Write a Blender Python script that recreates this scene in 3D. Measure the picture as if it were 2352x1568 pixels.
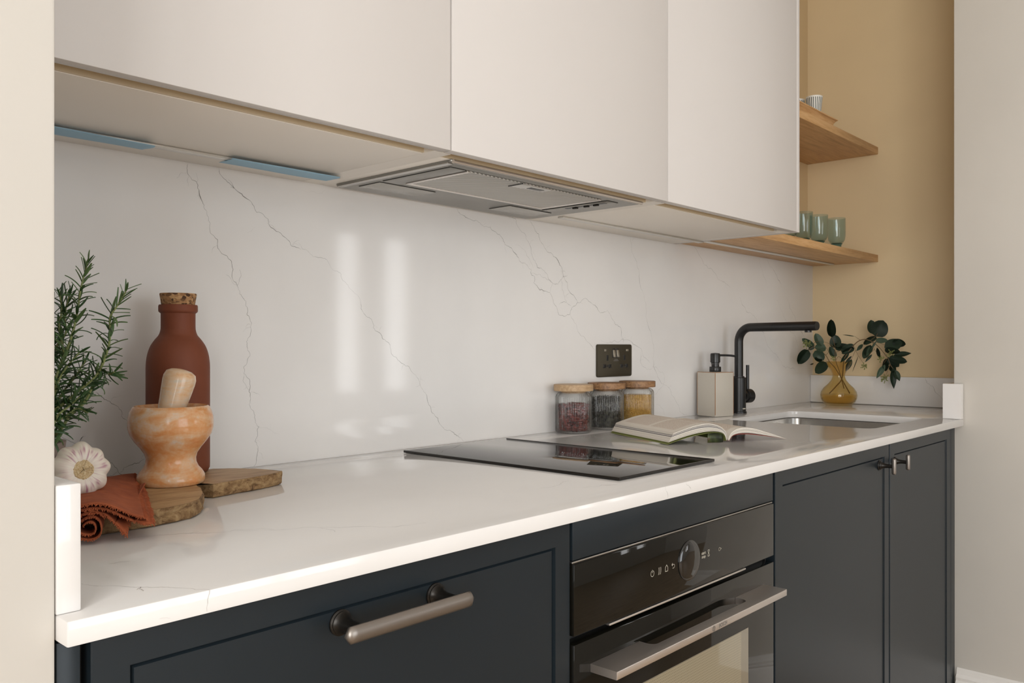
import bpy, bmesh, math, random
from mathutils import Vector, Matrix, noise
PI = math.pi
rnd = random.Random(7)
scene = bpy.context.scene
C = scene.collection
for o in list(bpy.data.objects): bpy.data.objects.remove(o)

# ------------------------------------------------------------------ camera
FPX, YAW, HORIZON = 1938.8, math.radians(42.454), 795.0
CAM = Vector((0.0, -1.3381, 1.122))
WT = 0.91                                     # worktop height
cam = bpy.data.cameras.new('camera'); cam.sensor_width = 36; cam.lens = 36*FPX/2352
cam.shift_y = (HORIZON-784)/2352; cam.clip_start = 0.02
co = bpy.data.objects.new('camera', cam); C.objects.link(co)
co.location = CAM; co.rotation_euler = (PI/2, 0, YAW-PI/2); scene.camera = co

# ------------------------------------------------------------------ world, window light, exposure
w = bpy.data.worlds.new('sky'); scene.world = w; w.use_nodes = True
wb = w.node_tree.nodes['Background']; wb.inputs[0].default_value = (0.80, 0.88, 1.0, 1); wb.inputs[1].default_value = 1.2
def area(name, loc, rot, sx, sy, watts, col):
    l = bpy.data.lights.new(name, 'AREA'); l.shape = 'RECTANGLE'; l.size = sx; l.size_y = sy; l.energy = watts; l.color = col
    o = bpy.data.objects.new(name, l); C.objects.link(o); o.location = loc; o.rotation_euler = rot; return o
# daylight just outside each window of the room behind the camera
area('daylight_garden_door', (1.05, -4.72, 1.25), (PI/2, 0, 0), 2.0, 2.0, 43, (0.97, 0.985, 1.0))
area('daylight_sash', (4.43, -4.72, 1.42), (PI/2, 0, 0), .30, 1.5, 7.5, (1.0, 0.97, 0.94))
area('daylight_sash', (4.965, -4.72, 1.42), (PI/2, 0, 0), .33, 1.5, 7.5, (1.0, 0.97, 0.94))
area('daylight_side', (-1.72, -2.7, 1.45), (PI/2, 0, -PI/2), 2.0, 1.9, 104, (1.0, 0.98, 0.955))
scene.view_settings.view_transform = 'Standard'; scene.view_settings.look = 'None'
scene.view_settings.gamma = 1; scene.view_settings.use_curve_mapping = False
scene.view_settings.exposure = -0.04
try: scene.cycles.transparent_max_bounces = 32; scene.cycles.transmission_bounces = 16
except Exception: pass

# ------------------------------------------------------------------ measuring helpers (photograph pixels to places on known planes)
FWD = Vector((math.cos(YAW), math.sin(YAW), 0)); RGT = Vector((math.sin(YAW), -math.cos(YAW), 0))
def ray(u, v): 
    q = FWD + RGT*((u-1176)/FPX); q.z = (HORIZON-v)/FPX; return q
def onz(u, v, z): r = ray(u, v); return CAM + r*((z-CAM.z)/r.z)
def ony(u, v, y): r = ray(u, v); return CAM + r*((y-CAM.y)/r.y)
def onx(u, v, x): r = ray(u, v); return CAM + r*((x-CAM.x)/r.x)
def atd(u, v, d): return CAM + ray(u, v)*d
def onplane(u, v, p, n): r = ray(u, v); return CAM + r*((p-CAM).dot(n)/r.dot(n))

# ------------------------------------------------------------------ object helpers
OFF = {}
def finish(me, smooth=True, ang=35):
    if smooth:
        me.polygons.foreach_set('use_smooth', [True]*len(me.polygons))
        try: me.set_sharp_from_angle(angle=math.radians(ang))
        except Exception: pass
    me.update()
def tag(o, label=None, cat=None, group=None, kind=None):
    if label: o['label'] = label
    if cat: o['category'] = cat
    if group: o['group'] = group
    if kind: o['kind'] = kind
    return o
def thing(name, label, cat, loc=(0,0,0), group=None):
    o = bpy.data.objects.new(name, None); o.empty_display_size = .02; C.objects.link(o); o.location = loc
    OFF[o.name] = Vector(loc); return tag(o, label, cat, group)
def obj(name, bm, mat, parent=None, loc=None, smooth=True, ang=35):
    """one mesh object from a bmesh given in world coordinates"""
    me = bpy.data.meshes.new(name); bm.normal_update()
    off = OFF[parent.name] if parent else Vector(loc if loc else (0,0,0))
    if off.length: bmesh.ops.translate(bm, vec=-off, verts=bm.verts)
    bm.to_mesh(me); bm.free(); finish(me, smooth, ang)
    o = bpy.data.objects.new(name, me); C.objects.link(o)
    me.materials.append(mat)
    if parent: o.parent = parent
    else: o.location = off
    OFF[o.name] = off
    return o
def struct(name, bm, mat, **k): return tag(obj(name, bm, mat, **k), kind='structure')
def copy_tree(o, parent=None):
    c = o.copy(); C.objects.link(c); c.parent = parent
    for ch in list(o.children): copy_tree(ch, c)
    return c
def new(): return bmesh.new()
def box(bm, x0, x1, y0, y1, z0, z1, bev=0.0, seg=2, M=None):
    r = bmesh.ops.create_cube(bm, size=1.0); vs = r['verts']
    bmesh.ops.scale(bm, vec=(x1-x0, y1-y0, z1-z0), verts=vs)
    bmesh.ops.translate(bm, vec=((x0+x1)/2, (y0+y1)/2, (z0+z1)/2), verts=vs)
    if bev:
        es = list({e for v in vs for e in v.link_edges})
        rr = bmesh.ops.bevel(bm, geom=es, offset=bev, segments=seg, affect='EDGES', profile=.5)
        vs = list({v for f in rr['faces'] for v in f.verts} | {v for v in vs if v.is_valid})
    if M is not None: bmesh.ops.transform(bm, matrix=M, verts=vs)
    return vs
def B(*a, **k): bm = new(); box(bm, *a, **k); return bm
def lathe(bm, prof, n=48, M=None, uv=True, ribs=0, ribd=0.0, ribr=None):
    """prof: list of (r,z). ribs: scalloped radius between heights ribr"""
    rows = []
    lay = bm.loops.layers.uv.verify() if uv else None
    for r, z in prof:
        row = []
        for i in range(n):
            a = 2*PI*i/n; rr = r
            if ribs and ribr and ribr[0] <= z <= ribr[1]: rr = r + ribd*abs(math.sin(a*ribs/2)) - ribd
            v = Vector((rr*math.cos(a), rr*math.sin(a), z))
            row.append(bm.verts.new(M @ v if M is not None else v))
        rows.append(row)
    for j in range(len(rows)-1):
        for i in range(n):
            f = bm.faces.new((rows[j][i], rows[j][(i+1)%n], rows[j+1][(i+1)%n], rows[j+1][i]))
            if uv:
                for l, (uu, vv) in zip(f.loops, ((i, j), (i+1, j), (i+1, j+1), (i, j+1))):
                    l[lay].uv = (uu/n, vv/(len(rows)-1))
    def cap(row, rev):
        if prof[0 if rev else -1][0] > 1e-5:
            bm.faces.new(row[::-1] if rev else row)
    cap(rows[0], True); cap(rows[-1], False)
    return bm
def T(x, y, z): return Matrix.Translation((x, y, z))
def RZ(a): return Matrix.Rotation(a, 4, 'Z')
def frame_to(p, d, up=Vector((0,0,1))):
    """matrix whose local z runs along d"""
    d = d.normalized(); q = d.to_track_quat('Z', 'Y'); return Matrix.Translation(p) @ q.to_matrix().to_4x4()
def tube(bm, pts, rad, n=10, cap=True):
    pts = [Vector(p) for p in pts]; rads = rad if isinstance(rad, (list, tuple)) else [rad]*len(pts)
    rows = []; prev = None
    for i, p in enumerate(pts):
        t = (pts[min(i+1, len(pts)-1)]-pts[max(i-1, 0)]).normalized()
        if prev is None:
            a = t.orthogonal().normalized()
        else:
            a = (prev - t*prev.dot(t)); a = a.normalized() if a.length > 1e-6 else t.orthogonal().normalized()
        prev = a; b = t.cross(a)
        rows.append([bm.verts.new(p + (a*math.cos(2*PI*k/n)+b*math.sin(2*PI*k/n))*rads[i]) for k in range(n)])
    for j in range(len(rows)-1):
        for k in range(n): bm.faces.new((rows[j][k], rows[j][(k+1)%n], rows[j+1][(k+1)%n], rows[j+1][k]))
    if cap: bm.faces.new(rows[0][::-1]); bm.faces.new(rows[-1])
    return bm
def smooth_path(pts, sub=6):
    P = [Vector(p) for p in pts]; out = []
    for i in range(len(P)-1):
        p0, p1, p2, p3 = P[max(i-1,0)], P[i], P[i+1], P[min(i+2,len(P)-1)]
        for k in range(sub):
            t = k/sub
            out.append(0.5*((2*p1)+(p2-p0)*t+(2*p0-5*p1+4*p2-p3)*t*t+(3*p1-p0-3*p2+p3)*t**3))
    out.append(P[-1]); return out
def interp(xs, ys, x):
    if x <= xs[0]: return ys[0]
    for i in range(len(xs)-1):
        if x <= xs[i+1]: t = (x-xs[i])/(xs[i+1]-xs[i]); return ys[i]*(1-t)+ys[i+1]*t
    return ys[-1]
def prism(bm, loop, z0, z1, bev=0):
    """extrude a list of (x,y) between two heights"""
    lo = [bm.verts.new((x, y, z0)) for x, y in loop]; hi = [bm.verts.new((x, y, z1)) for x, y in loop]; n = len(loop)
    bm.faces.new(lo[::-1]); top = bm.faces.new(hi)
    for i in range(n): bm.faces.new((lo[i], lo[(i+1)%n], hi[(i+1)%n], hi[i]))
    if bev: bmesh.ops.bevel(bm, geom=list(top.edges), offset=bev, segments=2, affect='EDGES', profile=.5)
    return bm
def rrect(x0, x1, y0, y1, r, n=6):
    out = []
    for cx, cy, a0 in ((x1-r, y1-r, 0), (x0+r, y1-r, PI/2), (x0+r, y0+r, PI), (x1-r, y0+r, 1.5*PI)):
        for k in range(n+1): a = a0+PI/2*k/n; out.append((cx+r*math.cos(a), cy+r*math.sin(a)))
    return out

# ------------------------------------------------------------------ materials
def mat(name, col, rough=.5, metal=0.0, spec=.5, coat=0.0, coat_r=.05, sheen=0.0):
    m = bpy.data.materials.new(name); m.use_nodes = True
    b = m.node_tree.nodes['Principled BSDF']
    b.inputs['Base Color'].default_value = (*col, 1); b.inputs['Roughness'].default_value = rough
    b.inputs['Metallic'].default_value = metal; b.inputs['Specular IOR Level'].default_value = spec
    b.inputs['Coat Weight'].default_value = coat; b.inputs['Coat Roughness'].default_value = coat_r
    b.inputs['Sheen Weight'].default_value = sheen
    return m
class N:
    def __init__(s, m): s.m = m; s.t = m.node_tree; s.b = s.t.nodes['Principled BSDF']
    def n(s, typ, **k):
        x = s.t.nodes.new(typ)
        for a, v in k.items():
            if a.startswith('i_'): x.inputs[int(a[2:]) if a[2:].isdigit() else a[2:].replace('_', ' ')].default_value = v
            else: setattr(x, a, v)
        return x
    def l(s, a, b): s.t.links.new(a, b)
    def coords(s, scale=(1,1,1), rot=(0,0,0), kind='Object'):
        tc = s.n('ShaderNodeTexCoord'); mp = s.n('ShaderNodeMapping')
        mp.inputs['Scale'].default_value = scale; mp.inputs['Rotation'].default_value = rot
        s.l(tc.outputs[kind], mp.inputs[0]); return mp.outputs[0]
    def noise(s, co, scale, detail=4, rough=.5, dist=0):
        x = s.n('ShaderNodeTexNoise'); x.inputs['Scale'].default_value = scale; x.inputs['Detail'].default_value = detail
        x.inputs['Roughness'].default_value = rough; x.inputs['Distortion'].default_value = dist
        s.l(co, x.inputs['Vector']); return x.outputs['Fac']
    def ramp(s, fac, stops):
        r = s.n('ShaderNodeValToRGB'); e = r.color_ramp.elements
        while len(e) < len(stops): e.new(.5)
        for k, (p, c) in zip(e, stops): k.position = p; k.color = (*c, 1) if len(c) == 3 else c
        s.l(fac, r.inputs[0]); return r.outputs[0]
    def bump(s, h, strength=.2, dist=.002):
        b = s.n('ShaderNodeBump'); b.inputs['Strength'].default_value = strength; b.inputs['Distance'].default_value = dist
        s.l(h, b.inputs['Height']); s.l(b.outputs[0], s.b.inputs['Normal']); return b
    def base(s, c): s.l(c, s.b.inputs['Base Color'])
def paint(name, col, rough=.55, amt=.03, spec=.4, bump=.08):
    m = mat(name, col, rough, spec=spec); q = N(m); co = q.coords()
    f = q.noise(co, 3.0, 3)
    q.base(q.ramp(f, [(.3, tuple(c*(1-amt) for c in col)), (.7, tuple(min(1, c*(1+amt)) for c in col))]))
    q.bump(q.noise(co, 220, 2), bump, .0004); return m
def wood(name, c1, c2, c3, scale=(2, 30, 30), rough=.45, nscale=2.2, bump=.12):
    m = mat(name, c2, rough); q = N(m); co = q.coords(scale)
    f = q.noise(co, nscale, 6, .6, .6); g = q.noise(q.coords(tuple(s*4 for s in scale)), nscale*2, 3, .6)
    mx = q.n('ShaderNodeMath', operation='MULTIPLY_ADD'); q.l(g, mx.inputs[0]); mx.inputs[1].default_value = .3; q.l(f, mx.inputs[2])
    q.base(q.ramp(mx.outputs[0], [(.42, c1), (.62, c2), (.82, c3)])); q.bump(mx.outputs[0], bump, .0006); return m
def glass_mat(name, tint, refr=.25, ior=1.45, rough=0.0, gloss_gain=1.0):
    """thin glass: clear part lets light straight through, part bends it, the rim of every curve mirrors"""
    m = bpy.data.materials.new(name); m.use_nodes = True; t = m.node_tree; t.nodes.clear()
    out = t.nodes.new('ShaderNodeOutputMaterial'); tr = t.nodes.new('ShaderNodeBsdfTransparent'); rf = t.nodes.new('ShaderNodeBsdfRefraction')
    gl = t.nodes.new('ShaderNodeBsdfGlossy'); lw = t.nodes.new('ShaderNodeLayerWeight'); pw = t.nodes.new('ShaderNodeMath'); fr = t.nodes.new('ShaderNodeMath'); a = t.nodes.new('ShaderNodeMixShader'); b = t.nodes.new('ShaderNodeMixShader')
    tr.inputs[0].default_value = (*tint, 1); rf.inputs[0].default_value = (*tint, 1); rf.inputs['IOR'].default_value = 1.16
    gl.inputs['Roughness'].default_value = rough+.03; lw.inputs[0].default_value = .5; pw.operation = 'POWER'; pw.inputs[1].default_value = 4.0; fr.operation = 'MULTIPLY_ADD'; f0 = ((ior-1)/(ior+1))**2; fr.inputs[1].default_value = .85*(1-f0); fr.inputs[2].default_value = f0; t.links.new(lw.outputs['Facing'], pw.inputs[0]); t.links.new(pw.outputs[0], fr.inputs[0]); a.inputs[0].default_value = refr
    t.links.new(tr.outputs[0], a.inputs[1]); t.links.new(rf.outputs[0], a.inputs[2])
    t.links.new(fr.outputs[0], b.inputs[0]); t.links.new(a.outputs[0], b.inputs[1]); t.links.new(gl.outputs[0], b.inputs[2])
    t.links.new(b.outputs[0], out.inputs[0]); return m

M = {}
M['wall'] = paint('wall_paint', (.66, .625, .57), .6)
M['alcove'] = paint('alcove_tan', (.75, .59, .365), .6)  # tan base colour, warmer than the other walls
M['room'] = paint('room_bounce_white', (.86, .84, .81), .6)  # lighter white put on the unseen walls to add bounce light
M['ceil'] = paint('ceiling_paint', (.90, .885, .86), .7)
M['white_wood'] = paint('skirting_paint', (.80, .77, .73), .35, .01)
M['floor'] = wood('oak_floor', (.27, .18, .10), (.40, .28, .17), (.50, .37, .24), (3, 14, 14), .4)
m = mat('quartz', (.79, .76, .725), .07, spec=.5); q = N(m); f = q.noise(q.coords(), 6, 5)
q.b.inputs['Specular IOR Level'].default_value = .42; q.base(q.ramp(f, [(.3, (.775, .752, .73)), (.7, (.81, .788, .765))])); M['quartz'] = m
m = mat('quartz_vein', (.5, .48, .44), .07); q = N(m); at = q.n('ShaderNodeAttribute', attribute_name='fade'); 
q.base(q.ramp(at.outputs['Fac'], [(0, (.79, .77, .748)), (1, (.25, .24, .22))])); M['vein'] = m
M['cab_white'] = paint('satin_cream_door', (.675, .64, .612), .38, .008, .4, .02)
M['cab_under'] = paint('cream_melamine', (.89, .835, .755), .32, .008, .4, .02)
M['grip'] = mat('champagne_profile', (.72, .59, .40), .4, .2)
m = paint('slate_blue_lacquer', (.011, .017, .022), .35, .05, .38, .05); M['navy'] = m
M['dark_gap'] = mat('shadow_gap_black', (.006, .006, .006), .7)
M['steel'] = mat('brushed_steel', (.52, .50, .47), .27, 1.0); q = N(M['steel']); q.bump(q.noise(q.coords((400, 6, 400)), 3, 2), .08, .0005)
M['steel_bright'] = mat('brushed_handle', (.80, .755, .72), .36, 1.0); q = N(M['steel_bright']); q.bump(q.noise(q.coords((8, 500, 500)), 3, 2), .06, .0004)
M['hood'] = mat('hood_silver_lacquer', (.25, .24, .215), .28, .5)
M['hood_lamp'] = mat('hood_lamp_cover', (.42, .405, .37), .22, .1)
m = mat('hood_mesh', (.60, .58, .54), .4, .5); q = N(m); wv = q.n('ShaderNodeTexWave', bands_direction='DIAGONAL'); wv.inputs['Scale'].default_value = 62
tc = q.n('ShaderNodeTexCoord'); q.l(tc.outputs['Object'], wv.inputs[0]); q.base(q.ramp(wv.outputs['Fac'], [(.25, (.30, .285, .255)), (.6, (.70, .68, .64))])); q.bump(wv.outputs['Fac'], .5, .002); M['hood_mesh'] = m
M['black_glass'] = mat('black_ceramic_glass', (.006, .006, .006), .035, spec=.9)
M['oven_glass'] = mat('oven_black_glass', (.006, .0055, .004), .035, spec=.36)
M['black_matt'] = mat('matt_black_metal', (.010, .010, .010), .36, .0, .5)
M['black_plastic'] = mat('black_plastic', (.012, .012, .012), .3)
M['bronze'] = mat('dark_bronze', (.28, .25, .225), .38, .9)
M['bronze_dark'] = mat('blackened_bronze', (.028, .025, .022), .34, .7)
M['print'] = mat('pale_print', (.62, .58, .48), .5)
M['print_grey'] = mat('etched_grey', (.16, .15, .14), .6)
M['socket'] = mat('socket_bronze_plate', (.072, .062, .042), .38, .6)
M['socket_sw'] = mat('rocker_metal', (.42, .39, .33), .3, .85)
M['oak'] = wood('oak_shelf', (.44, .23, .09), (.60, .345, .15), (.70, .44, .215), (3, 34, 34), .42)
M['lid'] = wood('acacia_lid', (.10, .045, .017), (.24, .12, .05), (.37, .20, .09), (9, 70, 70), .5)
M['lid_pale'] = wood('pale_acacia_lid', (.36, .22, .11), (.47, .31, .17), (.56, .39, .23), (9, 60, 60), .5)
M['jar'] = glass_mat('ribbed_glass', (.992, .994, .99), .32, 1.42, .0)
M['pane'] = glass_mat('window_pane', (.98, .985, .985), 0.0, 1.3)
M['blue_glass'] = glass_mat('smoky_teal_glass', (.84, .915, .935), .0, 1.4)
M['blue_glass_foot'] = glass_mat('deep_teal_glass', (.40, .60, .66), .0, 1.35)
M['amber'] = glass_mat('amber_glass', (.955, .895, .73), .0, 1.4)
M['amber_water'] = glass_mat('amber_water', (.95, .875, .64), .0, 1.2)
M['beans'] = mat('red_kidney_bean', (.17, .022, .016), .22); q = N(M['beans']); q.base(q.ramp(q.noise(q.coords(), 90, 2), [(.35, (.045, .008, .007)), (.65, (.15, .020, .014))]))
M['tea'] = mat('dark_dried_leaf', (.035, .035, .022), .6); q = N(M['tea']); q.base(q.ramp(q.noise(q.coords(), 120, 2), [(.4, (.006, .006, .004)), (.7, (.05, .047, .028))]))
M['lentil'] = mat('yellow_lentil', (.62, .38, .075), .45); q = N(M['lentil']); q.base(q.ramp(q.noise(q.coords(), 160, 2), [(.35, (.46, .24, .03)), (.65, (.70, .43, .09))]))
m = mat('terracotta', (.18, .052, .024), .6, spec=.3); q = N(m); co_ = q.coords(); q.base(q.ramp(q.noise(co_, 12, 4), [(.3, (.165, .045, .020)), (.7, (.205, .060, .028))])); q.bump(q.noise(co_, 500, 2), .12, .0004); M['terracotta'] = m
m = mat('cork', (.34, .19, .085), .85); q = N(m); vo = q.n('ShaderNodeTexVoronoi'); vo.inputs['Scale'].default_value = 190; q.l(q.coords((1, 1, 1.5)), vo.inputs['Vector'])
q.base(q.ramp(vo.outputs['Color'], [(.18, (.07, .03, .012)), (.42, (.30, .15, .06)), (.8, (.46, .27, .125))])); q.bump(vo.outputs['Distance'], .4, .002); M['cork'] = m
def peach(name, a, b, c):
    m = mat(name, b, .16, spec=.5); q = N(m); co = q.coords((9, 9, 26), (.5, .35, .2))
    f = q.noise(co, 1.6, 7, .62, 1.4); g = q.noise(q.coords(), 130, 3, .6)
    mx = q.n('ShaderNodeMath', operation='MULTIPLY_ADD'); q.l(g, mx.inputs[0]); mx.inputs[1].default_value = .35; q.l(f, mx.inputs[2])
    q.base(q.ramp(mx.outputs[0], [(.44, a), (.60, b), (.76, c), (.92, (.62, .22, .07))])); return m
M['peach'] = peach('peach_onyx', (.66, .55, .44), (.69, .42, .235), (.66, .31, .12))
M['peach_pale'] = peach('pale_peach_onyx', (.58, .53, .44), (.70, .52, .36), (.69, .44, .25))
m = wood('olive_board', (.20, .105, .045), (.42, .255, .12), (.55, .365, .19), (5, 22, 22), .5, 1.6); M['board'] = m
m = mat('bark_edge', (.36, .22, .10), .8); q = N(m); co_ = q.coords((26, 26, 46)); f = q.noise(co_, 1.9, 9, .78, .5)
q.base(q.ramp(f, [(.33, (.05, .028, .013)), (.43, (.26, .14, .055)), (.56, (.50, .32, .15)), (.75, (.64, .47, .28))])); q.bump(f, .9, .006); M['bark'] = m
m = mat('rust_linen', (.36, .085, .028), .9); q = N(m); wv = q.noise(q.coords((1, 1, 1)), 900, 1); q.base(q.ramp(q.noise(q.coords(), 60, 4), [(.3, (.30, .068, .023)), (.7, (.41, .105, .036))])); q.bump(wv, .35, .0006); M['linen'] = m
m = mat('garlic_skin', (.76, .69, .58), .42, spec=.35); q = N(m); at = q.n('ShaderNodeAttribute', attribute_name='skin'); q.base(q.ramp(at.outputs['Fac'], [(0, (.80, .745, .64)), (.5, (.71, .60, .54)), (1, (.42, .19, .26))])); q.b.inputs['Subsurface Weight'].default_value = .15; q.b.inputs['Subsurface Radius'].default_value = (.01, .006, .004); M['garlic'] = m
m = mat('garlic_root', (.62, .47, .26), .85); q = N(m); f = q.noise(q.coords(), 700, 3); q.base(q.ramp(f, [(.35, (.50, .34, .16)), (.65, (.72, .58, .36))])); q.bump(f, .7, .002); M['garlic_root'] = m
m = mat('rosemary_needle', (.06, .12, .035), .45); q = N(m); oi = q.n('ShaderNodeObjectInfo'); q.base(q.ramp(oi.outputs['Random'], [(0, (.030, .075, .022)), (.6, (.065, .135, .04)), (1, (.13, .205, .075))])); M['needle'] = m
M['stem_green'] = mat('rosemary_stem', (.27, .31, .12), .6)
M['pot'] = mat('grey_clay_pot', (.36, .29, .245), .8); M['soil'] = mat('soil', (.03, .02, .013), .95)
m = mat('eucalyptus_leaf', (.03, .06, .035), .5); q = N(m); oi = q.n('ShaderNodeObjectInfo'); q.base(q.ramp(oi.outputs['Random'], [(0, (.022, .040, .022)), (.5, (.038, .070, .040)), (1, (.085, .135, .085))])); M['euc'] = m
M['euc_stem'] = mat('eucalyptus_stem', (.16, .10, .045), .6); M['euc_vein'] = mat('leaf_midrib', (.15, .19, .10), .6); M['berry'] = mat('eucalyptus_bud', (.22, .24, .075), .55)
m = mat('speckled_glaze', (.55, .50, .43), .28); q = N(m); f = q.noise(q.coords(), 1300, 2, .6); q.base(q.ramp(f, [(.30, (.47, .43, .365)), (.45, (.54, .495, .425)), (.8, (.57, .53, .46))])); M['glaze'] = m
M['glaze_edge'] = mat('rust_glaze_edge', (.30, .13, .04), .4)
M['tape'] = mat('blue_masking_tape', (.33, .54, .69), .6); M['led'] = mat('led_diffuser', (.74, .72, .68), .3); M['led_ch'] = mat('led_channel', (.60, .57, .52), .3, .5)
m = mat('striped_stoneware', (.74, .72, .66), .4); q = N(m); tc = q.n('ShaderNodeTexCoord'); sp = q.n('ShaderNodeSeparateXYZ'); q.l(tc.outputs['UV'], sp.inputs[0])
s1 = q.n('ShaderNodeMath', operation='MULTIPLY'); q.l(sp.outputs[0], s1.inputs[0]); s1.inputs[1].default_value = 2*PI*26
s2 = q.n('ShaderNodeMath', operation='SINE'); q.l(s1.outputs[0], s2.inputs[0])
s3 = q.n('ShaderNodeMath', operation='GREATER_THAN'); q.l(s2.outputs[0], s3.inputs[0]); s3.inputs[1].default_value = .35
at = q.n('ShaderNodeAttribute', attribute_name='band'); s4 = q.n('ShaderNodeMath', operation='MULTIPLY'); q.l(s3.outputs[0], s4.inputs[0]); q.l(at.outputs['Fac'], s4.inputs[1])
q.base(q.ramp(s4.outputs[0], [(0, (.74, .72, .66)), (.9, (.045, .06, .055))])); M['cup'] = m
M['paper'] = mat('book_paper', (.74, .68, .60), .7); M['paper_edge'] = mat('page_edge', (.66, .61, .53), .8)
M['paper_grey'] = mat('picture_page_edge', (.16, .15, .16), .6); M['cover_green'] = mat('green_cover', (.20, .22, .055), .45); M['cover_red'] = mat('red_endpaper', (.24, .035, .022), .5)
m = mat('printed_page', (.74, .68, .60), .7); q = N(m); tc = q.n('ShaderNodeTexCoord'); at = q.n('ShaderNodeAttribute', attribute_name='ink')
mp = q.n('ShaderNodeMapping'); mp.inputs['Scale'].default_value = (900, 420, 1); q.l(tc.outputs['UV'], mp.inputs[0]); nz = q.n('ShaderNodeTexNoise'); nz.inputs['Scale'].default_value = 1; nz.inputs['Detail'].default_value = 1; q.l(mp.outputs[0], nz.inputs['Vector'])
g1 = q.n('ShaderNodeMath', operation='GREATER_THAN'); g1.inputs[1].default_value = .5; q.l(nz.outputs['Fac'], g1.inputs[0])
g2 = q.n('ShaderNodeMath', operation='MULTIPLY'); q.l(g1.outputs[0], g2.inputs[0]); q.l(at.outputs['Fac'], g2.inputs[1])
q.base(q.ramp(g2.outputs[0], [(0, (.74, .68, .60)), (1, (.52, .41, .33))])); M['page'] = m
m = mat('leaf_photo', (.09, .12, .03), .4); q = N(m); q.base(q.ramp(q.noise(q.coords(), 40, 3), [(.4, (.012, .018, .006)), (.55, (.06, .08, .022)), (.7, (.10, .015, .01))])); M['photo'] = m; q.b.inputs['Base Color'].default_value = (.05, .07, .02, 1)
m = mat('oven_dot_screen', (.42, .36, .24), .25, coat=1.0, coat_r=.03); q = N(m); co_ = q.coords((230, 230, 230))
vo = q.n('ShaderNodeTexVoronoi'); vo.inputs['Scale'].default_value = 1; vo.inputs['Randomness'].default_value = 0; q.l(co_, vo.inputs['Vector'])
q.base(q.ramp(vo.outputs['Distance'], [(.38, (.12, .10, .06)), (.5, (.30, .26, .175))])); M['dots'] = m
M['oven_frame'] = mat('oven_inner_frame', (.22, .19, .135), .3, coat=1.0, coat_r=.03)
M['oven_handle_dark'] = mat('oven_handle_shadow_gap', (.02, .018, .015), .3)
M['paint_dark'] = mat('black_carcass', (.02, .02, .02), .6)
#@@STRUCT

# ================================================================== THE ROOM
XL, XR, XA = 0.247, 2.712, 3.176           # left pier corner, right wall face, alcove end wall face
YF = -0.6474                               # worktop front edge
YP = -0.627                                # face of the left pier
ZC = 2.62
struct('floor', B(-1.7, 6.1, -4.75, .15, -.1, 0), M['floor'])
struct('ceiling', B(-1.7, 6.1, -4.75, .15, ZC, ZC+.1), M['ceil'])
struct('wall_back', B(XL-.1, XA+.1, .0202, .14, 0, ZC), M['alcove'])
bm = new(); box(bm, -1.7, XL, YP, .14, 0, ZC, .003); struct('wall_left', bm, M['wall'])
struct('wall_alcove', B(XA, XA+.1, -.62, .02, 0, ZC), M['alcove'])
bm = new(); box(bm, XR, XR+.12, -1.40, -.620, 0, ZC, .003); box(bm, XR+.1, 6.1, -1.40, -1.28, 0, ZC); box(bm, XR+.1, XA+.1, -.74, -.62, 0, ZC); struct('wall_right', bm, M['wall'])
struct('wall_far_right', B(6.0, 6.1, -4.75, -1.3, 0, ZC), M['room'])
def wall_with_holes(bm, axis, pos, th, a0, a1, holes):
    """upright wall along x (axis 'x') or y, with window openings (a_lo,a_hi,z_lo,z_hi)"""
    cuts = sorted({a0, a1, *[h[0] for h in holes], *[h[1] for h in holes]})
    for lo, hi in zip(cuts, cuts[1:]):
        h = next((h for h in holes if h[0] <= lo+1e-6 and h[1] >= hi-1e-6), None)
        for z0, z1 in ([(0, ZC)] if not h else [(0, h[2]), (h[3], ZC)]):
            if z1-z0 < 1e-4: continue
            if axis == 'x': box(bm, lo, hi, pos-th, pos, z0, z1)
            else: box(bm, pos-th, pos, lo, hi, z0, z1)
bm = new(); wall_with_holes(bm, 'x', -4.6, .12, -1.7, 6.1, [(.05, 2.05, .25, 2.25), (4.285, 4.575, .70, 2.12), (4.805, 5.125, .70, 2.12)]); struct('wall_rear', bm, M['room'])
bm = new(); wall_with_holes(bm, 'y', -1.6, .1, -4.6, YP, [(-3.7, -1.7, .5, 2.4)]); struct('wall_side', bm, M['room'])
def window(n, axis, pos, a0, a1, z0, z1, cols, rows):
    fr = new(); fw = .055 if a1-a0 > .6 else .025
    def bx(A0, A1, Z0, Z1, d0, d1):
        if axis == 'x': box(fr, A0, A1, pos-d1, pos-d0, Z0, Z1, .004)
        else: box(fr, pos-d1, pos-d0, A0, A1, Z0, Z1, .004)
    bx(a0, a0+fw, z0, z1, .02, .09); bx(a1-fw, a1, z0, z1, .02, .09); bx(a0, a1, z0, z0+fw, .02, .09); bx(a0, a1, z1-fw, z1, .02, .09)
    for i in range(1, cols): c = a0+(a1-a0)*i/cols; bx(c-.03, c+.03, z0, z1, .03, .08)
    for i in range(1, rows): c = z0+(z1-z0)*i/rows; bx(a0, a1, c-.025, c+.025, .03, .08)
    o = struct('window_%d' % n, fr, M['white_wood'])
    for i in range(cols):
        for j in range(rows):
            A0, A1 = a0+(a1-a0)*i/cols, a0+(a1-a0)*(i+1)/cols; Z0, Z1 = z0+(z1-z0)*j/rows, z0+(z1-z0)*(j+1)/rows
            p = new()
            if axis == 'x': box(p, A0+.03, A1-.03, pos-.058, pos-.054, Z0+.03, Z1-.03)
            else: box(p, pos-.058, pos-.054, A0+.03, A1-.03, Z0+.03, Z1-.03)
            obj('pane', p, M['pane'], o)
window(1, 'x', -4.6, .05, 2.05, .25, 2.25, 3, 1)
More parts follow.
